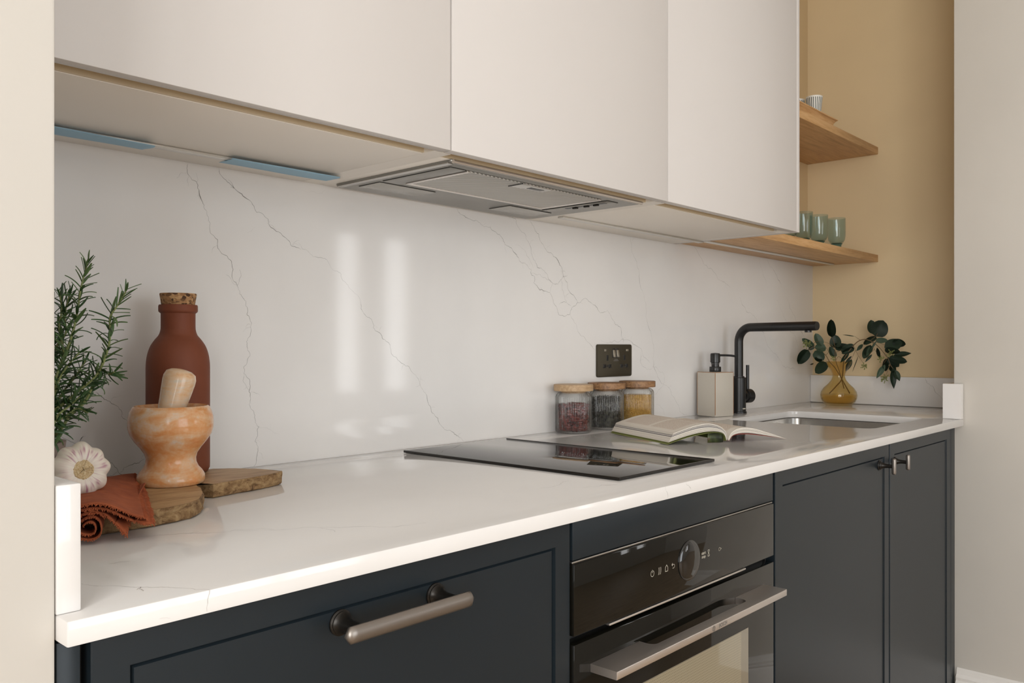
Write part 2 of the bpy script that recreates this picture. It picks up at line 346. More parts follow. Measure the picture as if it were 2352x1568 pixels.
window(2, 'x', -4.6, 4.285, 4.575, .70, 2.12, 1, 1); window(4, 'x', -4.6, 4.805, 5.125, .70, 2.12, 1, 1)
window(3, 'y', -1.6, -3.7, -1.7, .5, 2.4, 2, 1)
# moulded skirting board on the right wall
sk = [(0, 0), (-.020, 0), (-.020, .125), (-.017, .133), (-.019, .140), (-.012, .146), (-.014, .155), (-.007, .163), (-.006, .175), (0, .180)]
def skirting(name, x, y0, y1):
    bm = new(); a = [bm.verts.new((x+dx, y0, z)) for dx, z in sk]; b = [bm.verts.new((x+dx, y1, z)) for dx, z in sk]
    for i in range(len(sk)-1): bm.faces.new((a[i], a[i+1], b[i+1], b[i]))
    bm.faces.new(a[::-1]); bm.faces.new(b); bmesh.ops.recalc_face_normals(bm, faces=bm.faces); return struct(name, bm, M['white_wood'])
skirting('baseboard_right', XR, -1.40, -.629)

# ------------------------------------------------------------------ stone: splashback, worktop, upstands, veins
sb = tag(obj('splashback', B(XL, XA, 0.0, .02, WT, 1.47), M['quartz']), 'white quartz splashback with thin grey veins behind the worktop', 'splashback')
def rough_line(pts, depth=3, amp=.16):
    P = [Vector(p) for p in pts]
    for _ in range(depth):
        Q = []
        for a, b in zip(P, P[1:]):
            d = b-a; L = d.length; Q += [a, (a+b)/2 + Vector((rnd.uniform(-1,1), rnd.uniform(-1,1), rnd.uniform(-1,1)))*L*amp]
        Q.append(P[-1]); P = Q
        if max((b-a).length for a, b in zip(P, P[1:])) < .004: break
    return P
def vein_mesh(lines, axis, level, wid=.00125):
    """flat ribbons lying on the plane axis=level; lines: (points, strength, width factor)"""
    bm = new(); lay = bm.verts.layers.float.new('fade')
    nrm = {'x': Vector((1,0,0)), 'y': Vector((0,1,0)), 'z': Vector((0,0,1))}[axis]
    def ribbon(P, s, wf):
        P = [p - nrm*(p.dot(nrm)) + nrm*level for p in P]; prev = None; n = len(P)
        for i, p in enumerate(P):
            t = P[min(i+1, n-1)]-P[max(i-1, 0)]
            if t.length < 1e-7: continue
            side = nrm.cross(t.normalized()); k = .45+1.1*noise.noise(p*37+Vector((s, 3, 1)))**2*2+.35*noise.noise(p*160)
            hw = wid*wf*max(.25, min(1.6, k))*.5
            a = bm.verts.new(p+side*hw); b = bm.verts.new(p-side*hw)
            f = max(.12, min(1, s*(.75+.7*noise.noise(p*21)))) * (1 if 2 < i < n-3 else .5); a[lay] = f; b[lay] = f
            if prev: bm.faces.new((prev[0], prev[1], b, a))
            prev = (a, b)
    for pts, s, wf in lines:
        P = rough_line(pts); ribbon(P, s, wf)
        for i in range(4, len(P)-4):                      # hair-fine side cracks
            if rnd.random() < .035:
                t = (P[i+1]-P[i-1]).normalized(); sd = nrm.cross(t)*rnd.choice((-1, 1)); L = rnd.uniform(.008, .022)
                d = (t*rnd.uniform(-.6, 1.2)+sd).normalized(); ribbon(rough_line([P[i], P[i]+d*L*.5, P[i]+(d+t*.4).normalized()*L], 2), s*.55, wf*.6)
    return bm
zA = lambda p: (400+p[0]/2.063, 340+p[1]/2.063)
zB = lambda p: (1000+p[0]/3.1367, 460+p[1]/3.1367)
z5 = lambda p: (1560+p[0]/3.459, 680+p[1]/3.459)
z7 = lambda p: (1480+p[0]/4.055, 440+p[1]/4.055)
z2 = lambda p: (100+p[0]/3.92, 900+p[1]/3.92)
SV = [
 (zA, 1., 1, [(65,75),(62,105),(75,135),(105,158),(118,205),(135,255),(155,300),(168,375),(205,433),(215,485),(272,540),(275,590),(300,650),(310,690),(340,725),(345,790),(367,830),(350,900),(345,935),(358,970),(330,1035),(330,1065),(350,1090),(355,1150),(362,1190),(355,1215),(382,1265),(402,1320),(395,1365),(383,1390),(397,1430),(390,1465),(378,1508)]),
 (zA, .7, .8, [(105,120),(110,158)]), (zA, .8, .8, [(245,600),(300,655)]), (zA, .8, .8, [(310,575),(315,610),(300,650)]), (zA, .8, .8, [(330,1065),(325,1100),(355,1145)]),
 (zA, 1., 1.1, [(212,95),(215,120),(265,170),(300,205),(370,265),(430,325),(450,365),(500,400),(545,440),(560,465),(600,480)]),
 (zA, .55, .8, [(590,450),(640,495),(690,518),(730,540),(790,593),(815,640),(850,680),(885,740)]),
 (zA, .9, .9, [(885,740),(900,785),(935,810),(965,870),(1000,910),(1030,975),(1080,1020),(1145,1075),(1165,1120),(1190,1160),(1205,1215),(1250,1280),(1270,1320),(1320,1345),(1350,1370),(1372,1388)]),
 (zA, .7, .8, [(440,360),(455,345)]), (zA, .8, .9, [(255,150),(282,192),(265,185)]), (zA, .4, .6, [(345,405),(385,375)]), (zA, .5, .6, [(1145,1130),(1165,1120),(1170,1075)]),
 (zB, .95, 1, [(155,62),(215,120),(305,150),(350,190),(395,190),(460,245),(490,295),(550,345),(585,390),(605,435),(640,450),(665,472),(690,495),(685,520),(715,550),(710,595),(750,645),(825,663),(848,715),(880,790),(890,825),(930,835),(970,820),(985,770),(1025,735),(1065,710),(1110,730),(1150,755),(1185,810),(1240,790),(1265,830),(1295,890),(1330,910),(1345,990),(1355,1025)]),
 (zB, .9, .9, [(530,120),(575,130),(600,195),(650,250),(680,320),(690,375),(705,420),(735,485),(760,485),(800,525),(815,565),(850,600),(885,603),(905,570),(920,545),(950,540)]),
 (zB, 1., 1.1, [(680,145),(715,205),(745,245),(755,290),(800,360),(850,405),(900,470),(920,545),(950,590),(968,660),(1000,690),(1025,735)]),
 (zB, .8, .8, [(690,520),(745,530),(800,565),(850,600),(825,663)]), (zB, .9, .9, [(905,570),(912,640),(930,690),(945,735),(890,750)]), (zB, .7, .8, [(945,735),(980,760)]), (zB, .7, .8, [(935,690),(968,668)]),
 (zB, .7, .7, [(575,320),(640,355),(660,400),(690,450),(705,490)]), (zB, .9, .9, [(970,820),(1000,880),(1020,920),(1070,980),(1110,1030),(1150,1080)]),
 (zB, .8, .9, [(1195,1010),(1250,1025),(1330,1015),(1380,1005),(1430,1040),(1470,1060),(1490,1100),(1530,1150),(1550,1170)]), (zB, .7, .8, [(1480,1090),(1475,1150),(1520,1215),(1570,1195)]),
 (zB, .8, .8, [(1405,255),(1415,320),(1440,420),(1470,530),(1495,660),(1520,800),(1530,900),(1555,960),(1575,1090),(1570,1195),(1600,1270),(1635,1320),(1690,1360),(1720,1420),(1745,1470),(1760,1520),(1810,1545)]),
 (zB, .6, .7, [(1435,265),(1418,310)]), (zB, .6, .8, [(1580,1200),(1645,1250),(1650,1310),(1600,1380),(1580,1400)]), (zB, .6, .8, [(1590,1470),(1640,1500),(1650,1550)]),
 (z7, .8, .9, [(465,515),(510,590),(580,690),(640,740),(720,830),(800,890)]), (z5, .8, .9, [(480,10),(515,80),(575,140),(620,200),(660,280),(690,360),(740,440),(800,510),(850,570),(940,610)]),
 (z7, .7, .8, [(1070,620),(1085,700),(1110,790),(1150,890)]), (z5, .7, .8, [(780,30),(820,120),(850,190),(905,290),(945,400),(960,500),(950,600)]),
 (z7, .8, .9, [(1145,630),(1210,740),(1240,810),(1280,890)]), (z5, .8, .9, [(850,10),(900,130),(925,195),(975,290),(1000,340)]),
 (z2, .95, 1, [(470,0),(520,40),(600,90),(670,130),(700,220),(760,265)]), (z2, .95, 1, [(110,350),(210,430),(280,460),(320,460),(355,400)]), (z2, .95, 1, [(530,605),(620,640),(670,710),(720,760)]),
 (z2, .9, 1, [(670,715),(560,760)]), (z2, .95, 1, [(690,725),(790,655),(860,640),(910,600)]), (zA, .25, .6, [(500,1355),(440,1325),(380,1325)]), (zA, .25, .6, [(600,200),(680,215),(715,200)]),
]
lines = [([ony(*z(p), 0) for p in pts], s*1.05, wf) for z, s, wf, pts in SV]
o = obj('marble_vein', vein_mesh(lines, 'y', -.00012), M['vein'], sb, smooth=False); tag(o, 'thin branching grey veins', kind='stuff')

outer = [(XL+.001, YF), (XR-.003, YF), (XR-.003, -.621), (XA-.001, -.621), (XA-.001, -.0005), (XL+.001, -.0005)]
hole = rrect(2.222, 2.668, -.557, -.142, .035)
bm = new()
ov = [bm.verts.new((x, y, WT)) for x, y in outer]; hv = [bm.verts.new((x, y, WT)) for x, y in hole]
es = [bm.edges.new((ov[i], ov[(i+1)%len(ov)])) for i in range(len(ov))] + [bm.edges.new((hv[i], hv[(i+1)%len(hv)])) for i in range(len(hv))]
bmesh.ops.triangle_fill(bm, use_beauty=True, use_dissolve=False, edges=es)
bmesh.ops.recalc_face_normals(bm, faces=bm.faces)
if sum(f.normal.z for f in bm.faces) < 0: bmesh.ops.reverse_faces(bm, faces=bm.faces)
rim = [e for e in bm.edges if len(e.link_faces) == 1]
r = bmesh.ops.extrude_face_region(bm, geom=list(bm.faces), use_keep_orig=True)
bmesh.ops.translate(bm, vec=(0, 0, -.0205), verts=[v for v in r['geom'] if isinstance(v, bmesh.types.BMVert)])
bmesh.ops.recalc_face_normals(bm, faces=bm.faces)
be = [e for e in bm.edges if len(e.link_faces) == 2 and e.calc_face_angle(0) > 1.0]
bmesh.ops.bevel(bm, geom=be, offset=.0016, segments=2, affect='EDGES', profile=.5)
wt = tag(obj('worktop', bm, M['quartz']), 'white quartz worktop with polished front edge running the whole kitchen', 'worktop')
z8 = lambda p: (80+p[0]/3.213, 1080+p[1]/3.213)
zr2 = lambda p: (660+p[0]/3.459, 1200+p[1]/3.459)
z4 = lambda p: (1240+p[0]/3.92, 760+p[1]/3.92)
WV = [(z8, .5, .8, [(345,835),(470,855),(560,850),(700,860),(860,865),(1000,865),(1180,878),(1290,882)]), (z8, .5, .8, [(750,880),(780,860),(800,890)]),
 (z8, .45, .8, [(560,520),(740,495),(900,480),(1080,465),(1300,460),(1480,440),(1900,432)]), (z8, .3, .7, [(550,690),(700,670)]), (zr2, .4, .8, [(-400,65),(0,55),(260,40),(600,30),(1100,0)]), (zr2, .35, .6, [(260,40),(380,75)]),
 (z4, .45, .8, [(0,1415),(130,1395),(200,1365),(260,1350)]), (z4, .35, .8, [(300,1410),(560,1385),(700,1380)]), (z4, .3, .7, [(1150,1040),(1400,1080),(1600,1075)])]
lines = [([onz(*z(p), WT) for p in pts], s*.8, wf) for z, s, wf, pts in WV]
o = obj('marble_vein', vein_mesh(lines, 'z', WT+.0001), M['vein'], wt, smooth=False); tag(o, 'thin grey veins across the top', kind='stuff')
EV = [(z8, .7, [(1290,885),(1275,960),(1270,1040)]), (z4, .7, [(1130,1400),(1150,1500)]), (z4, .6, [(1315,1355),(1345,1400),(1360,1425)]), (z8, .3, [(920,1095),(1000,1090)])]
o = obj('edge_vein', vein_mesh([([ony(*z(p), YF) for p in pts], s, .9) for z, s, pts in EV], 'y', YF-.0001), M['vein'], wt, smooth=False); tag(o, kind='stuff')
tag(obj('upstand', B(XL+.0005, XL+.0195, YP+.001, -.001, WT+.0002, 1.0125, .0015), M['quartz']), 'short white quartz upstand on the left pier beside the garlic', 'upstand')
bm = new(); prism(bm, [(XR-.025, YF+.001), (XR-.004, YF+.001), (XR-.004, -.6195), (XA-.024, -.6195), (XA-.024, -.597), (XR-.025, -.597)], WT+.0002, 1.0125, .0015)
tag(obj('upstand', bm, M['quartz']), 'white quartz upstand block at the right end of the worktop', 'upstand')
bu = tag(obj('upstand', B(XA-.0235, XA-.0005, -.596, -.001, WT+.0002, 1.0125, .0015), M['quartz']), 'low white quartz upstand along the alcove wall behind the amber vase', 'upstand')
o = obj('marble_vein', vein_mesh([([onx(*z5(p), XA-.0235) for p in [(1955,648),(1970,690),(2030,750),(2095,820),(2100,860)]], .8, 1.2)], 'x', XA-.02365), M['vein'], bu, smooth=False); tag(o, kind='stuff')

# ================================================================== WALL CABINETS, HOOD, SHELVES
ZU, YD = 1.4258, -.3835
def wall_cabinet(x0, x1, label, ends):
    t = thing('wall_cabinet', label, 'cabinet', (x0, 0, ZU), 'cream wall cabinets above the worktop')
    bm = new(); box(bm, x0, x0+.018, -.363, 0, ZU, 2.3); box(bm, x1-.018, x1, -.363, 0, ZU, 2.3)
    box(bm, x0+.018, x1-.018, -.335, -.0005, ZU, ZU+.018, .0008); box(bm, x0+.018, x1-.018, -.363, 0, 1.462, 2.3); obj('body', bm, M['cab_under'], t)
    bm = new(); box(bm, ends[0], ends[1], -.340, -.3355, ZU+.001, 1.461); box(bm, ends[0], ends[1], -.363, -.340, 1.440, 1.461, .004)
    obj('grip_channel', bm, M['grip'], t)
    obj('door', B(x0+.0015, x1-.0015, YD, -.3645, ZU, 2.3, .0012), M['cab_white'], t)
    return t
wall_cabinet(XL+.002, .904, 'cream wall cabinet with blue masking tape stuck under it', (XL+.02, .886))
wc2 = wall_cabinet(.904, 1.5285, 'middle cream wall cabinet holding the grey extractor hood', (.922, 1.5105))
wc3 = wall_cabinet(1.5285, 2.165, 'rightmost cream wall cabinet beside the oak shelves', (1.5465, 2.12))
obj('end_panel', B(2.1655, 2.1835, YD+.001, -.0005, ZU, 2.3, .001), M['cab_white'], wc3)

# extractor hood under the middle cabinet
HX0, HX1, HY0, HY1, HZ = .943, 1.497, -.343, -.022, 1.4195
h = thing('extractor_hood', 'grey built-in extractor hood under the middle wall cabinet', 'hood', (1.22, -.18, HZ))
bm = new(); prism(bm, rrect(HX0, HX1, HY0, HY1, .012), HZ+.002, ZU-.0003); 
bmesh.ops.bevel(bm, geom=[e for e in bm.edges if all(abs(v.co.z-HZ-.002) < 1e-5 for v in e.verts)], offset=.0025, segments=2, affect='EDGES', profile=.5)
obj('housing', bm, M['hood'], h)
bm = new(); tube(bm, [(HX0+.004, HY0+.001, HZ+.003), (HX1-.004, HY0+.001, HZ+.003)], .0035, 10); obj('front_rail', bm, M['steel_bright'], h)
obj('side_rail', B(HX0, HX0+.012, HY0+.01, HY1-.01, HZ+.0005, HZ+.002, .0006), M['steel'], h)
flt = obj('grease_filter', B(1.0165, 1.385, -.311, -.158, HZ, HZ+.0018, .0006), M['hood_mesh'], h)
for nm, a in (('filter_frame', (1.0165, 1.385, -.158, -.150)), ('filter_frame', (1.385, 1.393, -.311, -.150)), ('filter_frame', (1.0095, 1.0165, -.311, -.150))):
    obj(nm, B(a[0], a[1], a[2], a[3], HZ-.001, HZ+.0018, .0008), M['steel_bright'], flt)
obj('filter_latch', B(1.152, 1.238, -.3105, -.279, HZ-.0012, HZ+.001, .0006), M['steel'], flt); obj('latch_edge', B(1.150, 1.153, -.311, -.276, HZ-.0013, HZ+.001), M['black_plastic'], flt)
obj('latch_recess', B(1.188, 1.226, -.300, -.288, HZ-.0016, HZ, .0003), M['black_plastic'], flt)
def plate(nm, x0, x1, y0, y1, m):
    o = obj(nm, B(x0, x1, y0, y1, HZ+.0002, HZ+.0019, .0005), m, h)
    obj('seam', B(x0-.0008, x1+.0008, y0-.0008, y1+.0008, HZ+.0012, HZ+.00185), M['paint_dark'], o); return o
plate('side_flap', .969, 1.005, -.312, -.136, M['hood'])
plate('lamp_cover', .972, 1.108, -.122, -.062, M['hood_lamp']); plate('lamp_cover', 1.322, 1.459, -.122, -.062, M['hood_lamp'])
sl = plate('control_strip', 1.412, 1.448, -.312, -.136, M['hood'])
obj('slider_slot', B(1.424, 1.434, -.295, -.19, HZ-.0003, HZ+.001), M['black_plastic'], sl)
for y in (-.27, -.245, -.215): obj('slider_button', B(1.4255, 1.4325, y-.006, y+.006, HZ-.003, HZ+.0005, .001), M['bronze_dark'], sl)

def led(x0, x1, y, z, label):
    t = thing('led_strip', label, 'light strip', ((x0+x1)/2, y, z))
    obj('channel', B(x0, x1, y-.0085, y+.0085, z-.0035, z-.0002, .0004), M['led_ch'], t)
    obj('diffuser', B(x0+.003, x1-.003, y-.0065, y+.0065, z-.0045, z-.0034, .0004), M['led'], t)
led(XL+.03, .908, -.082, ZU, 'slim under-cabinet light strip partly covered by blue tape')
led(1.535, 2.18, -.088, ZU, 'slim under-cabinet light strip right of the extractor hood')
led(2.19, 3.13, -.094, 1.4295, 'slim light strip set under the lower oak shelf')
def tape(x0, x1, y0, y1, label, droop):
    bm = new(); nx, ny = 40, 6; rows = []
    for i in range(nx+1):
        s = i/nx; row = []
        for j in range(ny+1):
            t = j/ny; x = x0+(x1-x0)*s+.004*noise.noise(Vector((t*6, x0, 2)))*(1 if i in (0, nx) else 0)
            y = y0+(y1-y0)*t - droop*.003*s*s*(1-t)
            z = ZU-.0052-.0006*abs(math.sin(t*PI))-.0012*noise.noise(Vector((x*9, t*3, 5)))-droop*max(0, s-.6)**1.5*.012*(1-t)
            row.append(bm.verts.new((x, y, z)))
        rows.append(row)
    for i in range(nx):
        for j in range(ny): bm.faces.new((rows[i][j], rows[i][j+1], rows[i+1][j+1], rows[i+1][j]))
    o = obj('masking_tape', bm, M['tape'], loc=(x0, y0, ZU)); sm = o.modifiers.new('thickness', 'SOLIDIFY'); sm.thickness = .0004
    tag(o, label, 'tape', 'blue masking tape under the cabinet')
tape(XL+.04, .566, -.104, -.058, 'strip of blue masking tape peeling loose near the left pier', 1)
tape(.690, .898, -.107, -.060, 'straight strip of blue masking tape close to the extractor hood', 0)

def shelf(z, label):
    tag(obj('oak_shelf', B(2.185, XA-.001, -.2445, -.001 if z < 1.5 else .0195, z, z+.0255, .0008), M['oak'], loc=(2.185, 0, z)), label, 'shelf')
shelf(1.4295, 'lower oak shelf carrying the teal glasses'); shelf(1.8225, 'upper oak shelf carrying the striped cups')
#@@BASE

# ================================================================== BASE UNITS
YB = -.6274                                 # face of doors and drawer
ZT = WT-.0225                               # top of fronts
def shaker(bm, x0, x1, z0, z1, fw=.031, y=YB, th=.02, rec=.005, lip=.0026):
    rings = [(0, 0, y+th), (0, 0, y+.0012), (.0012, .0012, y), (fw, fw, y), (fw+.001, fw+.001, y+.0055), (fw+lip, fw+lip, y+.0055), (fw+lip+.002, fw+lip+.002, y+rec*.55)]
    R = [[bm.verts.new((a, yy, b)) for a, b in ((x0+i, z0+k), (x1-i, z0+k), (x1-i, z1-k), (x0+i, z1-k))] for i, k, yy in rings]
    for a, b in zip(R, R[1:]):
        for i in range(4): bm.faces.new((a[i], a[(i+1)%4], b[(i+1)%4], b[i]))
    bm.faces.new(R[-1]); bm.faces.new(R[0][::-1]); bmesh.ops.recalc_face_normals(bm, faces=bm.faces); return bm
# drawer unit
d = thing('drawer_unit', 'dark slate blue base unit with one wide drawer and a bronze bar handle', 'cabinet', (.58, -.3, 0))
bm = new(); box(bm, .2675, .8935, -.606, -.03, .1, ZT); obj('body', bm, M['paint_dark'], d)
obj('side_filler', B(XL+.0015, .2665, -.624, -.2, 0, ZT, .0008), M['navy'], d)
dr = obj('drawer_front', shaker(new(), .2735, .8930, .5, ZT), M['navy'], d)
obj('lower_drawer_front', shaker(new(), .2735, .8935, .11, .496), M['navy'], d)
obj('plinth', B(XL+.002, .8935, -.57, -.55, 0, .1), M['navy'], d)
hd = obj('bar_handle', new(), M['bronze'], d)
bm = new(); hy, hz_ = -.6655, .8395; n = 26
rows = []
for i in range(n+1):
    s = i/n; x = .494+(.672-.494)*s; e = min(s, 1-s)*(.672-.494); k = math.sqrt(max(0.0, 1-(max(0, .008-e)/.008)**2)) if e < .008 else 1
    rows.append([bm.verts.new((x, hy+.0055*k*math.cos(a)*(1.0), hz_+.0088*k*math.sin(a))) for a in [2*PI*j/18 for j in range(18)]])
for a, b in zip(rows, rows[1:]):
    for j in range(18): bm.faces.new((a[j], a[(j+1)%18], b[(j+1)%18], b[j]))
bmesh.ops.remove_doubles(bm, verts=bm.verts, dist=1e-6); bmesh.ops.recalc_face_normals(bm, faces=bm.faces)
bmesh.ops.translate(bm, vec=-OFF[hd.name], verts=bm.verts); bm.to_mesh(hd.data); bm.free(); finish(hd.data, ang=60)
for x in (.519, .650):
    bm = new(); lathe(bm, [(.0135, 0), (.0135, .002), (.0118, .0032), (.0118, .0045), (.0098, .006), (.0072, .012), (.0060, .020), (.0060, .030), (.0062, .036)], 28, M=T(x, YB+.0027, hz_) @ Matrix.Rotation(PI/2, 4, 'X'))
    obj('handle_post', bm, M['bronze_dark'], hd)

# sink base unit with two doors
sk_ = thing('sink_base_unit', 'dark slate base unit with two framed doors under the sink', 'cabinet', (2.1, -.3, 0))
bm = new(); box(bm, 1.512, 2.215, -.606, -.03, .1, ZT); box(bm, 2.675, 2.705, -.606, -.03, .1, ZT); box(bm, 2.215, 2.675, -.606, -.565, .1, ZT); box(bm, 2.215, 2.675, -.135, -.03, .1, ZT); box(bm, 2.215, 2.675, -.565, -.135, .1, .12); obj('body', bm, M['paint_dark'], sk_)
def tknob(x, z, par):
    bm = new(); k = obj('knob', lathe(bm, [(.0125, 0), (.0125, .0015), (.0105, .003), (.0105, .0045), (.0085, .006), (.0055, .012), (.0045, .020), (.0045, .030)], 24, M=T(x, YB+.0027, z) @ Matrix.Rotation(PI/2, 4, 'X')), M['bronze_dark'], par)
    obj('knob_bar', B(x-.0045, x+.0045, YB-.036, YB-.0265, z-.0190, z+.0190, .0035, 3), M['bronze'], k)
for a0, a1, kx in ((1.5155, 2.1385, 2.0785), (2.1455, 2.6480, 2.1790)):
    dd = obj('door', shaker(new(), a0, a1, .11, ZT), M['navy'], sk_); tknob(kx, .838, dd)
obj('end_filler', B(2.6525, XR-.003, -.6235, -.607, 0, ZT, .001), M['navy'], sk_)
obj('plinth', B(1.512, 2.65, -.57, -.55, 0, .1), M['navy'], sk_)

# oven housing: the plain strip above the oven
hu = thing('oven_housing', 'dark slate unit around the built-in oven with plain strip on top', 'cabinet', (1.2, -.3, 0))
obj('carcass_side', B(.8945, .8975, -.61, -.03, .1, ZT), M['paint_dark'], hu); obj('carcass_side', B(1.5085, 1.5115, -.61, -.03, .1, ZT), M['paint_dark'], hu)
obj('top_strip', B(.8985, 1.5055, YB, YB+.02, .8315, ZT, .001), M['navy'], hu)
obj('plinth', B(.8945, 1.5115, -.57, -.55, 0, .1), M['navy'], hu)

# oven
YO = -.632
ov_ = thing('built_in_oven', 'black glass built-in oven with brushed steel handle', 'oven', (1.195, -.3, .12))
obj('chassis', B(.901, 1.497, -.61, -.08, .12, .828), M['paint_dark'], ov_)
cp = obj('control_panel', B(.8955, 1.499, YO, -.611, .7300, .8275, .0014), M['oven_glass'], ov_)
bm = new(); box(bm, .8955, 1.499, YO+.003, -.611, .8278, .8305, .0006); obj('top_trim', bm, M['steel'], ov_)
bm = new(); box(bm, .975, 1.385, YO-.0015, YO+.006, .7262, .7292, .0006); obj('chrome_trim', bm, M['steel_bright'], ov_)
# domed round selector
bm = new(); lathe(bm, [(.0325, 0), (.0325, .0012), (.0315, .0024), (.027, .0042), (.018, .0056), (.008, .0062), (0, .0063)], 48, M=T(1.1935, YO, .7780) @ Matrix.Rotation(PI/2, 4, 'X')); obj('selector_dial', bm, M['black_glass'], cp)
def icon(pl, x, z, sc, name='icon', r=.00042, mt='print', par=None, y=YO-.0002):
    """flat printed line icon; pl = list of polylines in units of sc"""
    bm = new()
    for P in pl:
        P = [Vector((x+p[0]*sc, y, z+p[1]*sc)) for p in P]
        for a, b in zip(P, P[1:]):
            t = (b-a).normalized(); s = Vector((t.z, 0, -t.x))*r; e = t*r*.6
            vs = [bm.verts.new(v) for v in (a+s-e, a-s-e, b-s+e, b+s+e)]; bm.faces.new(vs)
    o = obj(name, bm, M[mt], par or cp, smooth=False); return o
arc = lambda cx, cz, r, a0, a1, n=14: [(cx+r*math.cos(math.radians(a0+(a1-a0)*i/n)), cz+r*math.sin(math.radians(a0+(a1-a0)*i/n))) for i in range(n+1)]
icon([arc(0, 0, 1, 120, 420), [(0, .3), (0, 1.2)]], 1.0867, .7778, .0045, 'power_icon')
icon([[(dx-.1+.25*math.sin(t*1.3), t-1) for t in [k*.25 for k in range(9)]] for dx in (-.6, 0, .6)], 1.1067, .7780, .0052, 'heat_icon')
icon([[(-.75, -1), (-.75, .3), (0, 1.15), (.75, .3), (.75, -1), (-.75, -1)]], 1.1264, .7783, .0046, 'home_icon')
icon([[(-.9, .55), (.2, .55)] + arc(.2, -.1, .65, 90, -90, 8) + [(-.4, -.75)], [(-.5, 1.0), (-.95, .55), (-.5, .1)]], 1.1459, .7783, .0044, 'back_icon')
icon([[(-.5, 1), (.5, 1), (.5, .6), (-.5, -.6), (-.5, -1), (.5, -1), (.5, -.6), (-.5, .6), (-.5, 1)]], 1.2559, .7787, .0050, 'timer_icon')
icon([arc(-.4, 0, .75, 30, 330), [(.25, .37), (.6, .37), (.6, .1), (1.2, .1), (1.2, -.1), (.6, -.1), (.6, -.37), (.25, -.37)]], 1.2940, .7786, .0038, 'lock_icon')
dep = None
def text(s, x, z, size, y, mt, par, name='lettering', align='CENTER', ext=.00005, sx=1.0):
    cu = bpy.data.curves.new('t', 'FONT'); cu.body = s; cu.size = size; cu.align_x = align; cu.align_y = 'CENTER'; cu.extrude = ext; cu.resolution_u = 3
    to = bpy.data.objects.new('t', cu); C.objects.link(to); bpy.context.view_layer.update()
    me = bpy.data.meshes.new_from_object(to.evaluated_get(bpy.context.evaluated_depsgraph_get()))
    bpy.data.objects.remove(to); bm = new(); bm.from_mesh(me); bpy.data.meshes.remove(me)
    bmesh.ops.transform(bm, matrix=T(x, y, z) @ Matrix.Rotation(PI/2, 4, 'X') @ Matrix.Diagonal((sx, 1, 1, 1)), verts=bm.verts)
    return obj(name, bm, M[mt], par, smooth=False)
text('start', 1.2395, .7815, .0072, YO-.0002, 'print', cp); text('stop', 1.2395, .7755, .0072, YO-.0002, 'print', cp)
# door with dotted window and handle
dz1 = .7185
dpane = obj('oven_door', B(.8955, 1.499, YO, -.611, .13, dz1, .0014), M['oven_glass'], ov_)
obj('window_frame', B(.996, 1.396, YO-.0006, YO+.001, .20, .6205), M['oven_frame'], dpane)
obj('dotted_window', B(1.024, 1.368, YO-.0010, YO+.001, .225, .6195), M['dots'], dpane)
HZT, HFY = .6845, -.677
hx0, hx1, nx0, nx1, GY = .932, 1.457, 1.052, 1.348, YO-.0002
bm = new()
rc = .012; nb = HFY+.020
arc_ = lambda cx, cy, a0, a1: [(cx+rc*math.cos(math.radians(a0+(a1-a0)*k/5)), cy+rc*math.sin(math.radians(a0+(a1-a0)*k/5))) for k in range(6)]
out_ = [(hx0, HFY), (hx1, HFY), (hx1, GY), (nx1, GY)] + arc_(nx1-rc, nb+rc, 0, -90) + arc_(nx0+rc, nb+rc, 270, 180) + [(nx0, GY), (hx0, GY)]
prism(bm, out_, HZT-.0115, HZT)
bmesh.ops.recalc_face_normals(bm, faces=bm.faces)
bmesh.ops.bevel(bm, geom=[e for e in bm.edges if all(abs(v.co.y-HFY) < 1e-5 for v in e.verts)], offset=.0012, segments=2, affect='EDGES', profile=.5)
hb = obj('door_handle', bm, M['steel_bright'], dpane, ang=30)
text('BOSCH', 1.222, HZT-.0060, .0088, HFY-.0003, 'print_grey', hb, sx=.9)
icon([arc(0, 0, 1, 0, 360, 24), arc(0, 0, .62, 50, 130, 8), arc(0, 0, .62, 230, 310, 8), [(-.3, .5), (-.3, -.5)], [(.3, .5), (.3, -.5)], [(-.3, 0), (.3, 0)]], 1.1925, HZT-.0060, .0042, 'round_emblem', .00028, 'print_grey', hb, HFY-.0003)

# ================================================================== SINK, TAP, HOB
s = thing('sink_bowl', 'brushed steel undermount sink bowl set into the worktop', 'sink', (2.445, -.35, WT-.2))
bm = new(); lay = []
zt = WT-.0208
for inset, z, rr in ((-.012, zt, .035), (-.004, zt, .035), (0.004, zt-.002, .035), (.008, zt-.15, .04), (.012, zt-.165, .045), (.03, zt-.175, .05), (.19, zt-.178, .01)):
    lay.append([bm.verts.new((x, y, z)) for x, y in rrect(2.222+inset, 2.668-inset, -.557+inset, -.142-inset, rr, 8)])
for a, b in zip(lay, lay[1:]):
    for i in range(len(a)): bm.faces.new((a[i], a[(i+1)%len(a)], b[(i+1)%len(a)], b[i]))
bm.faces.new(lay[-1]); bmesh.ops.recalc_face_normals(bm, faces=bm.faces)
if lay[-1][0].link_faces[0].normal.z < 0: bmesh.ops.reverse_faces(bm, faces=bm.faces)
obj('bowl', bm, M['steel'], s, ang=50)
bm = new(); lathe(bm, [(.045, 0), (.045, .003), (.036, .004), (.030, .001), (0, .001)], 32, M=T(2.445, -.35, zt-.1778)); obj('drain', bm, M['steel_bright'], s)

